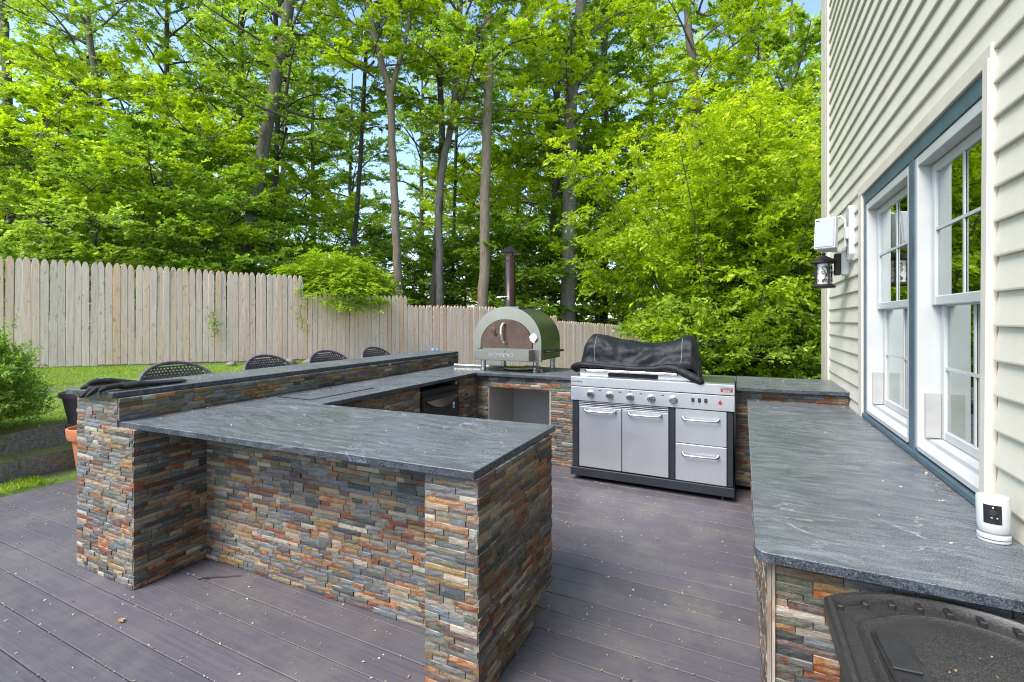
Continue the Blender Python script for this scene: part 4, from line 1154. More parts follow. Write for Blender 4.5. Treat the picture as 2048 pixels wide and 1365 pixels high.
def crown(seed, z0, z1, rad, limbs, subs, twigs, k, size, leafmat, barkmat, shape='round', upang=(.1, .6), trunk_r=.1, tw=.42, trunk=True, jit=.45, thick=1.0):
    """a skeleton of limbs and sub-branches, with leafy twigs; returns (wood mesh, leaf mesh)"""
    r = np.random.default_rng(seed); segs = []
    if trunk:
        tp = [(0.06 * math.sin(q * 1.3 + seed) * q, .06 * math.cos(q * 1.7 + seed) * q, z) for q, z in enumerate(np.linspace(-.4, z1 * .93, 8))]
        segs.append((tp, list(np.linspace(trunk_r, trunk_r * .2, 8)), 8))
    TP, TT, TL = [], [], []
    for i in range(limbs):
        f = (i + .5) / limbs
        z = z0 + (z1 - z0) * f
        az = i * 2.399 + r.uniform(-.4, .4)
        if shape == 'round': rr = rad * math.sqrt(max(.12, 1 - (2 * f - .85) ** 2 * .8))
        elif shape == 'cone': rr = rad * (1.05 - f * .85)
        else: rr = rad * (.75 + .25 * math.sin(f * 3.1))
        rr *= r.uniform(.75, 1.2)
        el = upang[0] + (upang[1] - upang[0]) * f + r.uniform(-.12, .12)
        d = np.array([math.cos(az) * math.cos(el), math.sin(az) * math.cos(el), math.sin(el)])
        ts = np.linspace(0, 1, 6)
        bend = r.uniform(-.15, .25)
        side = np.array([-math.sin(az), math.cos(az), 0])
        pts = np.array([[0, 0, z * 0.92]]) + d * (rr * ts)[:, None] + side * (bend * rr * ts ** 2)[:, None] + np.array([0, 0, 1.]) * (-.10 * rr * ts ** 2 + .05 * rr * np.sin(ts * 5 + i))[:, None]
        br = trunk_r * .34 * thick
        segs.append(([tuple(q) for q in pts], list(np.linspace(br, br * .2, 6)), 5))
        for j_ in range(subs):
            t = .22 + .78 * (j_ + r.uniform(0, 1)) / subs
            a = int(t * 4.99); u = t * 5 - a; a = min(a, 4)
            o = pts[a] * (1 - u) + pts[min(a + 1, 5)] * u
            sg = 1 if j_ % 2 else -1
            sl = rr * r.uniform(.25, .48) * (1.15 - .55 * t)
            sdv = unit(d * .6 + side * sg * r.uniform(.5, 1.1) + np.array([0, 0, r.uniform(-.15, .3)]))
            e = o + sdv * sl
            segs.append(([tuple(o), tuple((o + e) / 2 + np.array([0, 0, .04 * sl])), tuple(e)], [br * .32, br * .22, br * .1], 3))
            tt = r.uniform(.15, 1.05, twigs)
            p0 = o + sdv * (sl * tt)[:, None]
            dirs = unit(sdv + r.normal(0, .55, (twigs, 3)) * np.array([1, 1, .45]))
            TP.append(p0); TT.append(dirs); TL.append(r.uniform(.6, 1.3, twigs) * sl * .45 + .05)
    TP = np.concatenate(TP); TT = np.concatenate(TT); TL = np.concatenate(TL)
    Q, tone = twig_leaves(TP, TT, TL, k, size, r, jit=jit, wid=tw)
    return tubes_mesh('branches', segs, barkmat), leaf_mesh('crown', Q, tone, leafmat)

Fv = np.array([-math.sin(YAW), math.cos(YAW)]); Rv = np.array([math.cos(YAW), math.sin(YAW)])
def ground_at(bear, dist):
    """bear = sideways metres per metre of depth along the view axis, dist = depth"""
    q = Fv * dist + Rv * bear * dist
    return float(q[0]), float(q[1]), ground_z(q[0], q[1])
def tree(proto, bear, dist, rz, scl, label, zoff=0, cat='tree', name='tree', group=None, part='trunk'):
    x, y, z = ground_at(bear, dist)
    t = empty(name, (x, y, z + zoff), rz, label, cat, group)
    t.scale = (scl, scl, scl)
    link(part, proto[0], None, t); link('crown', proto[1], None, t)
    return t
def B(u): return (u - CX) / FOC       # bearing of a photo column

US = [crown(21, 1.2, 5.8, 2.4, 22, 9, 10, 14, .078, LEAF, BARK_D, 'round', (.0, .55), .07),
      crown(22, .8, 4.8, 2.3, 21, 9, 10, 14, .074, LEAF, BARK_D, 'wide', (-.05, .35), .06),
      crown(23, 1.6, 7.0, 2.6, 24, 9, 10, 14, .080, LEAF_Y, BARK_G, 'round', (.1, .7), .08),
      crown(24, 1.0, 5.2, 2.3, 22, 9, 9, 13, .078, LEAF_D, BARK_D, 'round', (.0, .5), .07),
      crown(25, 1.2, 5.0, 2.2, 15, 10, 12, 14, .080, LEAF, BARK_D, 'wide', (-.02, .12), .06, jit=.28)]
TALL = [crown(31, 4.6, 15.0, 3.3, 28, 9, 10, 12, .105, LEAF, BARK_G, 'round', (.1, .8), .16, trunk=False),
        crown(32, 5.5, 16.0, 3.0, 26, 9, 10, 12, .105, LEAF_Y, BARK_G, 'round', (.15, .9), .16, trunk=False),
        crown(33, 7.0, 17.0, 2.8, 22, 8, 9, 11, .10, LEAF, BARK_D, 'round', (.2, .9), .14, trunk=False)]
FARP = [crown(41, 2.0, 15.0, 4.2, 28, 8, 9, 13, .15, LEAF_FAR, BARK_D, 'round', (.1, .8), .16),
        crown(42, 0.5, 12.0, 4.0, 28, 8, 9, 13, .15, LEAF_FAR, BARK_D, 'wide', (.0, .6), .14),
        crown(43, 1.0, 9.0, 3.4, 24, 8, 8, 12, .15, LEAF_FAR, BARK_D, 'wide', (.0, .5), .14)]

# tall trees with trunks that can be told apart: (columns/rows in photo proportions become bearing + height at the tree's own depth)
def tall(pts, wpx, dist, bark, ci, rz, label, crown_on=True, fork=None, cs=1.0, cz=0):
    P_ = []
    for u, v in pts:
        q = Fv * dist + Rv * B(u) * dist; P_.append([q[0], q[1], HC + (YH - v) / FOC * dist])
    P_ = np.array(P_); base = P_[0].copy(); base[2] = ground_z(base[0], base[1])
    root = empty('tree', tuple(base), 0, label, 'tree')
    d0 = P_[1] - P_[0]
    low = np.array([base[0], base[1], base[2] - .3]); P_ = np.vstack([low, P_])
    ext = P_[-1] + (P_[-1] - P_[-2]) * (2.5 / max(.5, np.linalg.norm(P_[-1] - P_[-2])))
    P_ = np.vstack([P_, ext])
    fine = []; 
    for a, b_ in zip(P_, P_[1:]):
        for t in np.linspace(0, 1, 5)[:-1]: fine.append(a * (1 - t) + b_ * t)
    fine.append(P_[-1]); fine = np.array(fine)
    r0 = wpx / 2 * dist / FOC
    hs_ = np.linspace(0, 1, len(fine)); rad = r0 * (1.12 - .42 * hs_) ; rad[0] *= 1.5; rad[1] *= 1.12
    fine[1:-1, 0] += rng.normal(0, r0 * .10, len(fine) - 2); fine[1:-1, 1] += rng.normal(0, r0 * .10, len(fine) - 2)
    segs = [([tuple(q - base) for q in fine], list(rad), 12)]
    if fork:
        F_ = []
        for u, v in fork:
            q = Fv * dist + Rv * B(u) * dist; F_.append(np.array([q[0], q[1], HC + (YH - v) / FOC * dist]) - base)
        segs.append(([tuple(q) for q in F_], list(np.linspace(r0 * .7, r0 * .35, len(F_))), 8))
    me = tubes_mesh('trunk', segs, bark)
    link('trunk', me, None, root)
    if crown_on:
        top = P_[-2] - base
        off = np.array([0, 0, 0.])
        # place the crown skeleton so that it follows the trunk top
        hz = 10.0; tgt = [q for q in fine if q[2] - base[2] <= hz][-1] - base
        for nm, m in (('branches', TALL[ci][0]), ('crown', TALL[ci][1])):
            o = link(nm, m, None, root); o.location = (tgt[0], tgt[1], cz); o.rotation_euler = (0, 0, rz); o.scale = (cs, cs, cs)
    return root
tall([(497, 470), (520, 340), (547, 190), (580, 0), (590, -80)], 24, 14, BARK_G, 0, .4, 'thick leaning grey trunk left of the blue sky gap', cs=.9, cz=2.2)
tall([(545, 420), (552, 350), (556, 180), (549, 0)], 11, 16, BARK_D, 2, 1.2, 'slim dark tree just right of the thick leaning trunk', cs=.8, cz=1)
tall([(797, 590), (793, 500), (786, 320), (782, 185), (752, 90), (735, 0)], 16, 14.3, BARK_L, 1, 2.0, 'crooked forked tree in the middle of the sky gap', fork=[(782, 185), (800, 120), (815, 60), (830, -20)], cs=.72, cz=4.5)
tall([(708, 500), (714, 420), (722, 300), (728, 180), (735, 60)], 9, 17, BARK_D, 2, .9, 'thin dark sapling left of the crooked forked tree', cs=.6, cz=4)
tall([(880, 610), (880, 520), (876, 420), (886, 330), (905, 235), (915, 120), (920, 0)], 15, 15.3, BARK_G, 0, 2.5, 'bent grey-brown tree crossing its darker neighbour', cs=.85, cz=3.5)
tall([(868, 610), (872, 520), (880, 400), (884, 260), (878, 100), (872, 0)], 14, 16.2, BARK_D, 2, 3.1, 'dark straight tree behind the bent grey-brown one', cs=.9, cz=3)
tall([(966, 615), (969, 480), (973, 300), (978, 150), (975, 0)], 21, 14.9, BARK_L, 1, 4.0, 'straight pale tan tree rising above the pizza oven', cs=.85, cz=3.2)
tall([(1137, 640), (1138, 500), (1140, 330), (1140, 200), (1152, 110), (1162, 0)], 28, 17.2, BARK_G, 1, 5.0, 'thickest grey tree right of the oven flue', cs=.95, cz=2.8)
tall([(1107, 640), (1105, 500), (1110, 380), (1114, 210), (1112, 60)], 15, 18.8, BARK_D, 0, 5.5, 'dark slim tree just left of the thickest grey tree', cs=1.0, cz=3)
tall([(1207, 620), (1209, 480), (1212, 300), (1210, 150), (1208, 0)], 17, 21, BARK_D, 0, 1.7, 'dark tree between the thickest grey tree and the big shrub', cs=1.0, cz=2.6)
tall([(1400, 600), (1398, 400), (1392, 190), (1378, 60), (1374, 0)], 18, 18, BARK_G, 1, 2.9, 'grey tree rising behind the big yellow-green shrub', cs=.95, cz=3.2)
tall([(1460, 600), (1470, 300), (1500, 100), (1530, 0)], 13, 22, BARK_L, 0, 4.4, 'pale leaning tree at the far right behind the shrub', cs=1.0, cz=3)
tall([(1300, 600), (1305, 300), (1302, 100), (1310, 0)], 11, 26, BARK_D, 1, 3.4, 'slim far tree left of the grey one behind the shrub', cs=1.1, cz=2.5)
tall([(218, 500), (212, 380), (195, 200), (178, 60), (172, 0)], 13, 13, BARK_G, 0, 2.2, 'slim grey tree above the left part of the fence', cs=.75, cz=1.4)
tall([(330, 500), (330, 330), (333, 160), (336, 0)], 10, 15, BARK_D, 2, 5.9, 'thin dark tree left of the thick leaning trunk', cs=.8, cz=1.6)
tall([(474, 420), (478, 200), (482, 60), (486, 0)], 12, 17, BARK_D, 2, .3, 'dark tree close left of the thick leaning trunk', cs=.85, cz=1.4)
tall([(30, 560), (20, 300), (10, 100), (5, 0)], 16, 14, BARK_G, 0, 4.9, 'grey tree at the far left edge', cs=.8, cz=.8)
tall([(905, 600), (908, 450), (912, 300), (918, 150)], 7, 20, BARK_D, 2, 1.0, 'thin dark sapling between the bent tree and the pale tan tree', cs=.6, cz=3)
tall([(1030, 600), (1036, 400), (1044, 200), (1050, 0)], 8, 24, BARK_D, 0, 2.6, 'thin far tree behind the oven flue', cs=.95, cz=3)

# smaller understory trees
L_ = [
 (0, -20, 11.0, .9, 'bushy maple filling the far left edge above the fence'),
 (2, 90, 11.5, .95, 'yellow-green maple above the first fence pickets'),
 (1, 200, 10.8, .85, 'spreading green maple hanging over the left fence'),
 (0, 310, 11.4, .95, 'dense green tree over the middle of the high fence'),
 (2, 400, 12.6, .95, 'bright airy tree left of the thick leaning trunk'),
 (1, 455, 11.8, .78, 'low green maple over the end of the high fence'),
 (0, 20, 13.6, 1.25, 'tall leafy tree at the top left corner'),
 (2, 260, 14.2, 1.25, 'tall bright tree behind the high fence'),
 (0, 420, 15.2, 1.2, 'rounded green tree beside the dark trunks left'),
 (3, 560, 14.5, .85, 'dark low tree right of the thick leaning trunk'),
 (1, 660, 15.0, .72, 'low green tree under the blue sky gap'),
 (3, 735, 15.8, .66, 'dark evergreen-toned bush beside the crooked forked tree'),
 (1, 830, 18.4, .95, 'low maple between the forked and bent trees'),
 (4, 925, 18.0, 1.0, 'layered maple left of the pale tan tree'),
 (4, 1035, 18.6, 1.12, 'layered bright maple behind the oven flue'),
 (4, 1095, 20.5, 1.2, 'layered maple low behind the thickest grey tree'),
 (4, 1010, 17.5, 1.15, 'taller layered maple right of the pale tan tree'),
 (0, 1190, 19.0, 1.25, 'green tree left of the big yellow-green shrub'),
 (2, 1290, 19.5, 1.45, 'tall yellow-green tree behind the shrub'),
 (2, 1420, 18, 1.35, 'yellow-green tree right behind the shrub top'),
 (2, 1540, 13.5, 1.1, 'bright tree next to the house corner'),
 (1, 1480, 18.0, 1.3, 'green tree far behind the shrub'),
 (2, 1130, 20.5, 1.5, 'tall bright tree behind the thickest grey tree'),
 (2, 960, 21.0, 1.35, 'bright tree far behind the pale tan tree'),
 (3, 880, 19.0, .85, 'dark low tree behind the bent pair'),
 (2, 1600, 15.5, 1.35, 'tall bright tree rising at the edge of the house corner'),
 (0, 1530, 17.5, 1.5, 'tall green tree seen above the shrub beside the house'),
 (2, 690, 20, .95, 'rounded yellow-green tree low in the blue sky gap'),
 (0, 770, 19, .9, 'green tree low behind the crooked forked tree'),
 (2, 600, 18, 1.0, 'yellow-green tree just right of the thick leaning trunk')]
for i, (k, u, d, s_c, lb) in enumerate(L_):
    tree(US[k], B(u), d, i * 1.7, s_c, lb, name='understory_tree')
# far wood
for i in range(34):
    u = -90 + i * 53 + random.uniform(-20, 20); d = random.uniform(25, 40)
    sc1 = random.uniform(.8, 1.1) * (1.0 if not (560 < u < 880) else .48)
    tree(FARP[i % 3], B(u), d, i * 2.1, sc1, 'far tree in the hazy green wood behind the fence', name='far_tree', group='far trees of the wood')

for i, (u, d, k, s_c, lb) in enumerate(((625, 24, 2, 1.05, 'thin-leaved tree in the blue sky gap left of the crooked fork'), (705, 25, 0, 1.0, 'airy far tree in the middle of the blue sky gap'), (845, 25, 2, 1.1, 'airy far tree right of the crooked fork'), (420, 22, 0, 1.1, 'tall airy tree far behind the dark left trunks'), (560, 26, 1, 1.15, 'tall pale tree behind the thick leaning trunk'), (1585, 16.5, 0, .95, 'tall airy tree against the sky at the house corner'), (1520, 20, 1, 1.1, 'tall yellow-green tree against the sky above the shrub'))):
    x, y, z = ground_at(B(u), d); t = empty('airy_tree', (x, y, z - 1.5), i * 1.3, lb, 'tree'); t.scale = (s_c,) * 3
    link('branches', TALL[k][0], None, t); link('crown', TALL[k][1], None, t)
    link('trunk', tubes_mesh('trunk', [([(0, 0, 0), (.1, 0, 5), (-.1, .1, 10), (0, 0, 16)], [.16, .13, .09, .03], 8)], BARK_G), None, t)
# thicket of small shrubs along the wood floor
shr = crown(51, .1, 1.9, 1.3, 15, 7, 8, 12, .070, LEAF, BARK_D, 'wide', (.1, .7), .03)
for i, (u, d) in enumerate(((560, 12.6), (640, 13.2), (745, 13.4), (820, 17), (900, 17.6), (1000, 18.4), (1080, 19), (1160, 19.5), (420, 11.4), (300, 10.6), (20, 9.6), (1240, 20))):
    tree(shr, B(u), d, i * 1.1, random.uniform(.8, 1.15), 'low leafy shrub on the wood floor behind the fence', cat='shrub', name='shrub', group='low shrubs on the wood floor', part='stems')

# light green bush mounded over the fence step
def mound():
    r = np.random.default_rng(61); segs = []; TP, TT, TL = [], [], []
    x, y, z = ground_at(B(658), 11.75); H0 = 1.30 - 0.0
    for i in range(420):
        az = r.uniform(0, 6.283); el = math.asin(r.uniform(-.10, 1.0))
        v = np.array([math.cos(az) * math.cos(el), math.sin(az) * math.cos(el), math.sin(el)])
        lobe = 1 + .22 * noise.noise(Vector(v * 2.6) + Vector((4, 2, 0)))
        rr = r.uniform(.45, 1.0) ** .5
        p_ = v * np.array([1.45, 1.30, 1.30]) * lobe * rr + [0, 0, H0]
        if i % 3 == 0: segs.append(([(r.normal(0, .12), r.normal(0, .12), 0), (p_[0] * .35, p_[1] * .35, H0 * .9), tuple(p_)], [.022, .014, .004], 4))
        n = 9; out = unit(v * [1, 1, .15] + [0, 0, .02])
        TP.append(p_ + r.normal(0, .10, (n, 3)) * [1, 1, .45]); TT.append(unit(out + r.normal(0, .5, (n, 3)) * [1, 1, .3])); TL.append(r.uniform(.14, .30, n))
    TP = np.concatenate(TP); TT = np.concatenate(TT); TL = np.concatenate(TL)
    Q, tone = twig_leaves(TP, TT, TL, 10, .060, r, up=1.0, jit=.28, spread=1.0, droop=.3, wid=.36)
    root = empty('bush', (x, y, z), 0, 'light green mounded bush draped over the fence step', 'bush')
    link('stems', tubes_mesh('stems', segs, BARK_D), None, root); link('crown', leaf_mesh('crown', Q, tone, LEAF_B), None, root)
mound()

# the big yellow-green shrub by the house
def big_shrub():
    r = np.random.default_rng(77)
    base = np.array([.02, 7.9, -.1]); segs = []; TP, TT, TL = [], [], []
    for i in range(84):
        az = r.uniform(0, 6.283); lean = abs(r.normal(0, .50)) + .05
        lean = min(lean, 1.05)
        H = 5.1 * math.cos(lean * .62) * r.uniform(.72, 1.03)
        d = np.array([math.cos(az) * math.sin(lean), math.sin(az) * math.sin(lean), math.cos(lean)])
        o = np.array([r.normal(0, .22), r.normal(0, .25), 0])
        ts = np.linspace(0, 1, 9)
        pts = o + d * (H * ts)[:, None] + np.array([d[0], d[1], 0]) * (.5 * ts ** 2)[:, None] - np.array([0, 0, 1.]) * (.75 * math.sin(lean) * ts ** 2.5)[:, None]
        if pts[-1][0] + base[0] < -2.5 or (pts[-1][1] + base[1] < 5.9 and pts[-1][0] + base[0] < -1.0): continue
        segs.append(([tuple(q) for q in pts], list(np.linspace(.017, .003, 9)), 5))
        for j_ in range(29):
            t = r.uniform(.10, 1.0); a = min(int(t * 8), 7); u = t * 8 - a
            q = pts[a] * (1 - u) + pts[a + 1] * u
            sdv = unit(d * .35 + np.array([r.normal(0, 1), r.normal(0, 1), r.normal(0, .35)]))
            sl = r.uniform(.25, .62)
            segs.append(([tuple(q), tuple(q + sdv * sl + np.array([0, 0, -.05]))], [.004, .0015], 3))
            n = 8; tt = r.uniform(.1, 1, n)
            TP.append(q + sdv * (sl * tt)[:, None]); TT.append(unit(sdv + r.normal(0, .55, (n, 3)) * [1, 1, .5] + [0, 0, -.1])); TL.append(r.uniform(.14, .28, n))
    TP = np.concatenate(TP); TT = np.concatenate(TT); TL = np.concatenate(TL)
    # keep it clear of the wall and of the counters
    keep = (TP[:, 0] + base[0] < .70) | (TP[:, 1] + base[1] > 6.2)
    keep &= (TP[:, 0] + base[0] > -2.35)
    keep &= (TP[:, 1] + base[1] > 5.15) & ~((TP[:, 2] + base[2] < .93) & (TP[:, 1] + base[1] < 5.45)) & (TP[:, 2] > .05)
    TP, TT, TL = TP[keep], TT[keep], TL[keep]
    Q, tone = twig_leaves(TP, TT, TL, 9, .080, r, up=.75, jit=.42, spread=1.15, droop=.4, wid=.25)
    # leaf tone runs from deep green low down to yellower at the top
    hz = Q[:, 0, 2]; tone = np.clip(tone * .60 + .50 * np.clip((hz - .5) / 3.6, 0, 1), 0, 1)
    root = empty('large_shrub', tuple(base), 0, 'huge yellow-green feathery shrub between the grill and the house corner', 'shrub')
    link('stems', tubes_mesh('stems', segs, BARK_D), None, root)
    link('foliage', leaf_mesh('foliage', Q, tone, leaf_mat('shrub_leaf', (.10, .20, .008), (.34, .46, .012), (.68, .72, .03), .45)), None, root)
    return root
big_shrub()
bs2 = crown(62, .1, 2.6, 1.5, 20, 8, 9, 10, .070, LEAF, BARK_D, 'wide', (.05, .6), .03, tw=.3)
for (x, y, s2, lb) in ((-.55, 6.6, .72, 'low leafy part of hedge right behind the grill'), (.45, 7.3, .8, 'low leafy bush tucked in at the house corner')):
    t = empty('bush', (x, y, -.3), x, lb, 'bush'); t.scale = (s2,) * 3
    link('stems', bs2[0], None, t); link('crown', bs2[1], None, t)

# yew at the left edge
def yew():
    r = np.random.default_rng(5); TP, TT, TL = [], [], []; segs = []
    for i in range(620):
        v = unit(r.normal(0, 1, 3)); v[2] = abs(v[2]) * 1.1 - .35
        lobe = 1 + .28 * noise.noise(Vector(v * 2.3))
        p_ = v * np.array([.50, .50, .62]) * lobe * r.uniform(.55, 1.0) + [0, 0, .55]
        if p_[2] < .02: continue
        segs.append(([(0, 0, .1), tuple(p_ * .6 + [0, 0, .1]), tuple(p_)], [.006, .004, .002], 3))
        n = 9
        TP.append(p_ + r.normal(0, .045, (n, 3))); TT.append(unit(v * .9 + [0, 0, .45] + r.normal(0, .45, (n, 3)))); TL.append(r.uniform(.06, .11, n))
    TP = np.concatenate(TP); TT = np.concatenate(TT); TL = np.concatenate(TL)
    Q, tone = twig_leaves(TP, TT, TL, 14, .030, r, up=.5, jit=.6, spread=1.2, droop=.05, wid=.18)
    tone = np.clip(tone * .6 + .12 + .4 * np.tile(np.linspace(0, 1, 14), len(TP)), 0, 1)
    root = empty('yew_shrub', (-6.74, 1.64, .06), 0, 'dense evergreen yew shrub at the left edge above the wall', 'shrub'); root.scale = (1.2, 1.25, 1.36)
    link('stems', tubes_mesh('stems', segs, BARK_D), None, root); link('foliage', leaf_mesh('foliage', Q, tone, YEW), None, root)
yew()
# maple seedling bottom left
def seedling():
    root = empty('maple_seedling', (-5.95, 1.33, .03), 0, 'pale maple seedling leaves at the left edge near the deck', 'plant')
    m = MB(); r = random.Random(3)
    stem = MB()
    for i in range(11):
        c = Vector((r.uniform(-.14, .16), r.uniform(-.22, .10), r.uniform(.10, .30))); s_ = r.uniform(.05, .085)
        az = r.uniform(0, 6.28); Mx = Matrix.Translation(c) @ Matrix.Rotation(az, 4, 'Z') @ Matrix.Rotation(r.uniform(.1, .6), 4, 'Y')
        pts = []
        for k in range(10):
            a = math.pi * 2 * k / 10; rr = s_ * (1.0 if k % 2 == 0 else .48) * (1.1 if k in (0, 2, 8) else .85)
            pts.append(Mx @ Vector((rr * math.cos(a), rr * math.sin(a), .012 * math.cos(a * 2.5))))
        vc = m.bm.verts.new(Mx @ Vector((0, 0, -.004))); vs = [m.bm.verts.new(q) for q in pts]
        for k in range(10): m.bm.faces.new((vc, vs[k], vs[(k + 1) % 10]))
        stem.tube([(0, 0, -.03), tuple(c * .6), tuple(c)], .0025, 4)
    me = m.mesh('leaves'); at = me.attributes.new('tone', 'FLOAT', 'FACE'); at.data.foreach_set('value', [.75] * len(me.polygons))
    link('leaves', me, leaf_mat('seedling_leaf', (.10, .22, .03), (.25, .38, .09), (.42, .52, .20)), root)
    stem.build('stem', BARK_D, root)
seedling()
# vine on the fence
def vine():
    r = np.random.default_rng(9); segs = []; P_, T_ = [], []
    for s0, z0, z1 in ((2.35, 1.15, 1.75), (3.98, 1.3, 2.45)):
        q = FP + FD * s0 + FN * .03
        pts = [(q[0] + .03 * math.sin(k * 1.7) * FD[0], q[1] + .03 * math.sin(k * 1.7) * FD[1], z0 + (z1 - z0) * k / 9) for k in range(10)]
        segs.append((pts, [.004] * 10, 4))
        for k in range(60):
            t = r.uniform(0, 1); p_ = np.array(pts[int(t * 9)]) + np.append(FD * r.normal(0, .05), r.normal(0, .04)) + np.append(FN * .02, 0)
            P_.append(p_); T_.append(np.append(FN * .4, -.6) + r.normal(0, .4, 3))
    P_ = np.array(P_); T_ = unit(np.array(T_)); n = unit(np.append(FN, .4) + r.normal(0, .3, (len(P_), 3)))
    Q = leaf_arrays(P_, T_, unit(n), r.uniform(.03, .055, len(P_)))
    root = empty('ivy_vine', (0, 0, 0), 0, 'thin ivy climbing the weathered fence pickets', 'vine')
    link('stem', tubes_mesh('stem', segs, BARK_D), None, root); link('leaves', leaf_mesh('leaves', Q, r.uniform(.1, .7, len(P_)), LEAF), None, root)
vine()

# grass
def grass():
    r = np.random.default_rng(12)
    n = 60000
    x = np.concatenate([r.uniform(-10.8, -6.66, n), r.uniform(-6.0, -5.6, 9000)]); y = np.concatenate([r.uniform(1.2, 8.5, n), r.uniform(.3, 3.4, 9000)])
    nn = (x - FP[0]) * FN[0] + (y - FP[1]) * FN[1]
    k = nn > .12
    pn = np.array([noise.noise(Vector((a * .9, b * .9, 0))) + .4 * noise.noise(Vector((a * 4, b * 4, 1))) for a, b in zip(x, y)])
    k &= (pn > -.12) | ((r.uniform(0, 1, len(x)) < .25) & (x < -6.5))
    x, y = x[k], y[k]; pn = pn[k]
    z = np.array([ground_z(a, b) for a, b in zip(x, y)])
    P_ = np.stack([x, y, z - .004], 1); m = len(P_)
    D = unit(np.stack([r.normal(0, .45, m), r.normal(0, .45, m), np.ones(m)], 1)); nr = unit(r.normal(0, 1, (m, 3)) * [1, 1, .2])
    S = unit(np.cross(D, nr))
    Q = leaf_arrays(P_, D, unit(np.cross(S, D)), r.uniform(.025, .055, m), .09, .02)
    o = link('grass', leaf_mesh('grass', Q, np.clip(r.uniform(.1, .9, m) * .6 + .4 * (pn + .3), 0, 1), GRASS)); o['kind'] = 'stuff'
grass()

# ------------------------------------------------------------------ neighbour's house
nb = empty('neighbour_house', (0, 0, 0), 0, 'pale grey clapboard house half hidden by the left trees', 'house')
NW = plain('pale_grey_siding', (.62, .64, .66), .6, 0, .03)
xa, ya, _ = ground_at(B(40), 23); xb, yb_, _ = ground_at(B(360), 25)
dv = Vector((xb - xa, yb_ - ya, 0)); WN = dv.length; an = math.atan2(dv.y, dv.x)
Mn = Matrix.Translation((xa, ya, .6)) @ Matrix.Rotation(an, 4, 'Z')
MB().box(0, WN, 0, 7, 0, 4.9, Mn).build('wall', NW, nb)
pmn = MB().loft([[(x, -.002, 0), (x, -.05, .0), (x, -.055, .02), (x, -.012, .19)] for x in (-.05, WN + .05)]).mesh('siding_plank')
for k in range(27):
    o = link('siding_plank', pmn, NW, nb); o.matrix_local = Mn @ Matrix.Translation((0, 0, k * .18))
MB().loft([[Mn @ Vector(q) for q in ((x, -.5, 4.9), (x, 3.5, 6.6), (x, 7.5, 4.9), (x, 7.5, 5.05), (x, 3.5, 6.8), (x, -.5, 5.05))] for x in (-.4, WN + .4)]).build('roof', plain('roof_shingle', (.14, .14, .15), .9), nb)
wi = MB().box(1.2, 2.2, -.09, -.06, 1.6, 3.0, Mn).build('window', WHITET, nb); MB().box(1.28, 2.12, -.1, -.092, 1.68, 2.92, Mn).build('pane', GLASS, wi)

# ------------------------------------------------------------------ litter
def litter(name, gen, n, smin, smax, seed, label=None):
    r = np.random.default_rng(seed); P_ = np.array([gen(r) for _ in range(n)]); m = len(P_)
    az = r.uniform(0, 6.283, m); D = unit(np.stack([np.cos(az), np.sin(az), r.normal(0, .12, m)], 1))
    nr = unit(np.stack([r.normal(0, .3, m), r.normal(0, .3, m), np.ones(m)], 1)); S = unit(np.cross(D, nr))
    sz = smin + (smax - smin) * r.uniform(0, 1, m) ** 3
    Q = leaf_arrays(P_, D, unit(np.cross(S, D)), sz, .28, .18)
    o = link(name, leaf_mesh(name, Q, r.uniform(0, 1, m), CHIP)); o['kind'] = 'stuff'
def deckgen(r):
    x = r.uniform(-5.5, .0)
    if r.uniform() < .72:
        k = r.integers(-9, 15); y = 2.269 + .15 * k + r.normal(0, .006)
        if noise.noise(Vector((x * 1.5, y * 3, 0))) < -.05: y += r.normal(0, .15)
    else: y = r.uniform(.7, 4.3)
    return (x, y, .0025)
litter('deck_litter', deckgen, 5600, .004, .018, 1)
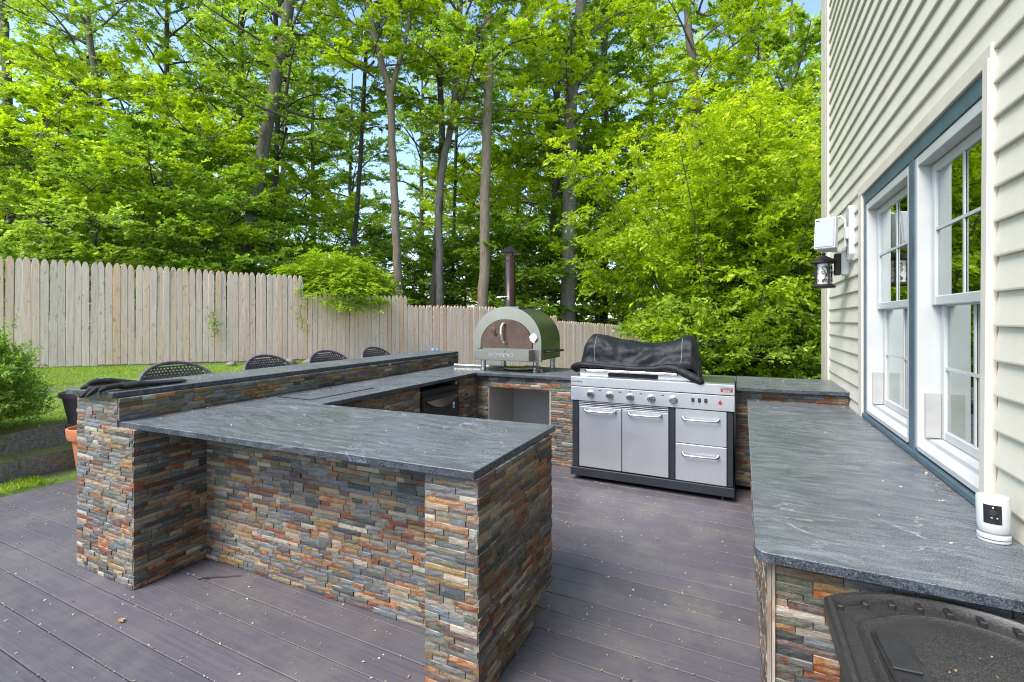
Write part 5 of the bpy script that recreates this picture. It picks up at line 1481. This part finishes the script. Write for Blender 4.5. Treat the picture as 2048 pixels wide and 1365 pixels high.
def cgen(r):
    q = r.uniform()
    if q < .22: return (r.uniform(-3.1, -.95), r.uniform(1.58, 2.3), .9165)
    if q < .42: return (-3.17 - .03 * r.uniform(), r.uniform(1.5, 5), .917) if False else (-3.15 + abs(r.normal(0, .04)), r.uniform(1.5, 5.0), .918)
    if q < .52: return (r.uniform(-3.1, -2.62), r.uniform(2.4, 5.1), .9175)
    if q < .60: return (-2.592 + r.normal(0, .012), r.uniform(2.9, 4.4), .917)
    if q < .70: return (r.uniform(-3.5, -3.25), r.uniform(1.8, 5.1), 1.0825)
    if q < .76: return (r.uniform(.1, .77), r.uniform(1.65, 4.5), .8025)
    if q < .86: return (.77 - abs(r.normal(0, .03)), r.uniform(2.0, 4.5), .8035)
    if q < .92: return (r.uniform(.1, .75), 4.55 - abs(r.normal(0, .03)), .8035)
    if q < .96: return (r.uniform(.0, .75), r.uniform(4.6, 5.3), .9175)
    return (r.uniform(-2.5, -1.55), r.uniform(4.6, 5.3), .9175)
litter('counter_litter', cgen, 2400, .004, .016, 2)
litter('lid_litter', lambda r: (r.uniform(.26, .60), r.uniform(.95, 1.45), .728), 26, .004, .014, 3)
litter('cover_litter', lambda r: (r.uniform(-1.2, -.5), 4.262 + r.normal(0, .006), 1.083 + r.normal(0, .002)), 40, .004, .012, 4)
fl_ = [(-2.30, .985, .045, 'large tan leaf in the deck joint at lower left'), (-1.95, .78, .04, 'curled brown leaf near the bottom edge of the deck'), (-.62, 1.72, .022, 'small orange leaf on the deck right of the island'), (-.28, 1.52, .024, 'orange leaf on the deck near the counter end'), (-2.75, 1.25, .03, 'dark brown leaf on the deck in front of the wide pier')]
for x, y, s_, lb in fl_:
    r = np.random.default_rng(int(abs(x) * 100))
    Q = np.concatenate([leaf_arrays(np.array([[x, y, .006]]), unit(np.array([[math.cos(a), math.sin(a), .15]])), unit(np.array([[-.15 * math.cos(a), -.15 * math.sin(a), 1.]])), np.array([s_]), .3, .25) for a in (0.3, 1.2, 2.2)])
    tag(link('fallen_leaf', leaf_mesh('fallen_leaf', Q, np.array([.35, .5, .2]), CHIP)), lb, 'leaf')
tw = MB(); tw.tube([(-2.80, 1.655, .006), (-2.74, 1.70, .012), (-2.68, 1.735, .008), (-2.60, 1.79, .007)], [.005, .004, .0035, .002], 6); tw.tube([(-2.75, 1.69, .01), (-2.75, 1.66, .012)], .003, 5)
tag(tw.build('fallen_twig', BARK_D), 'dark twig lying on the deck below the recessed panel', 'twig')
for y0 in (2.7, 2.05):
    q = Vector((.72, y0, .803))
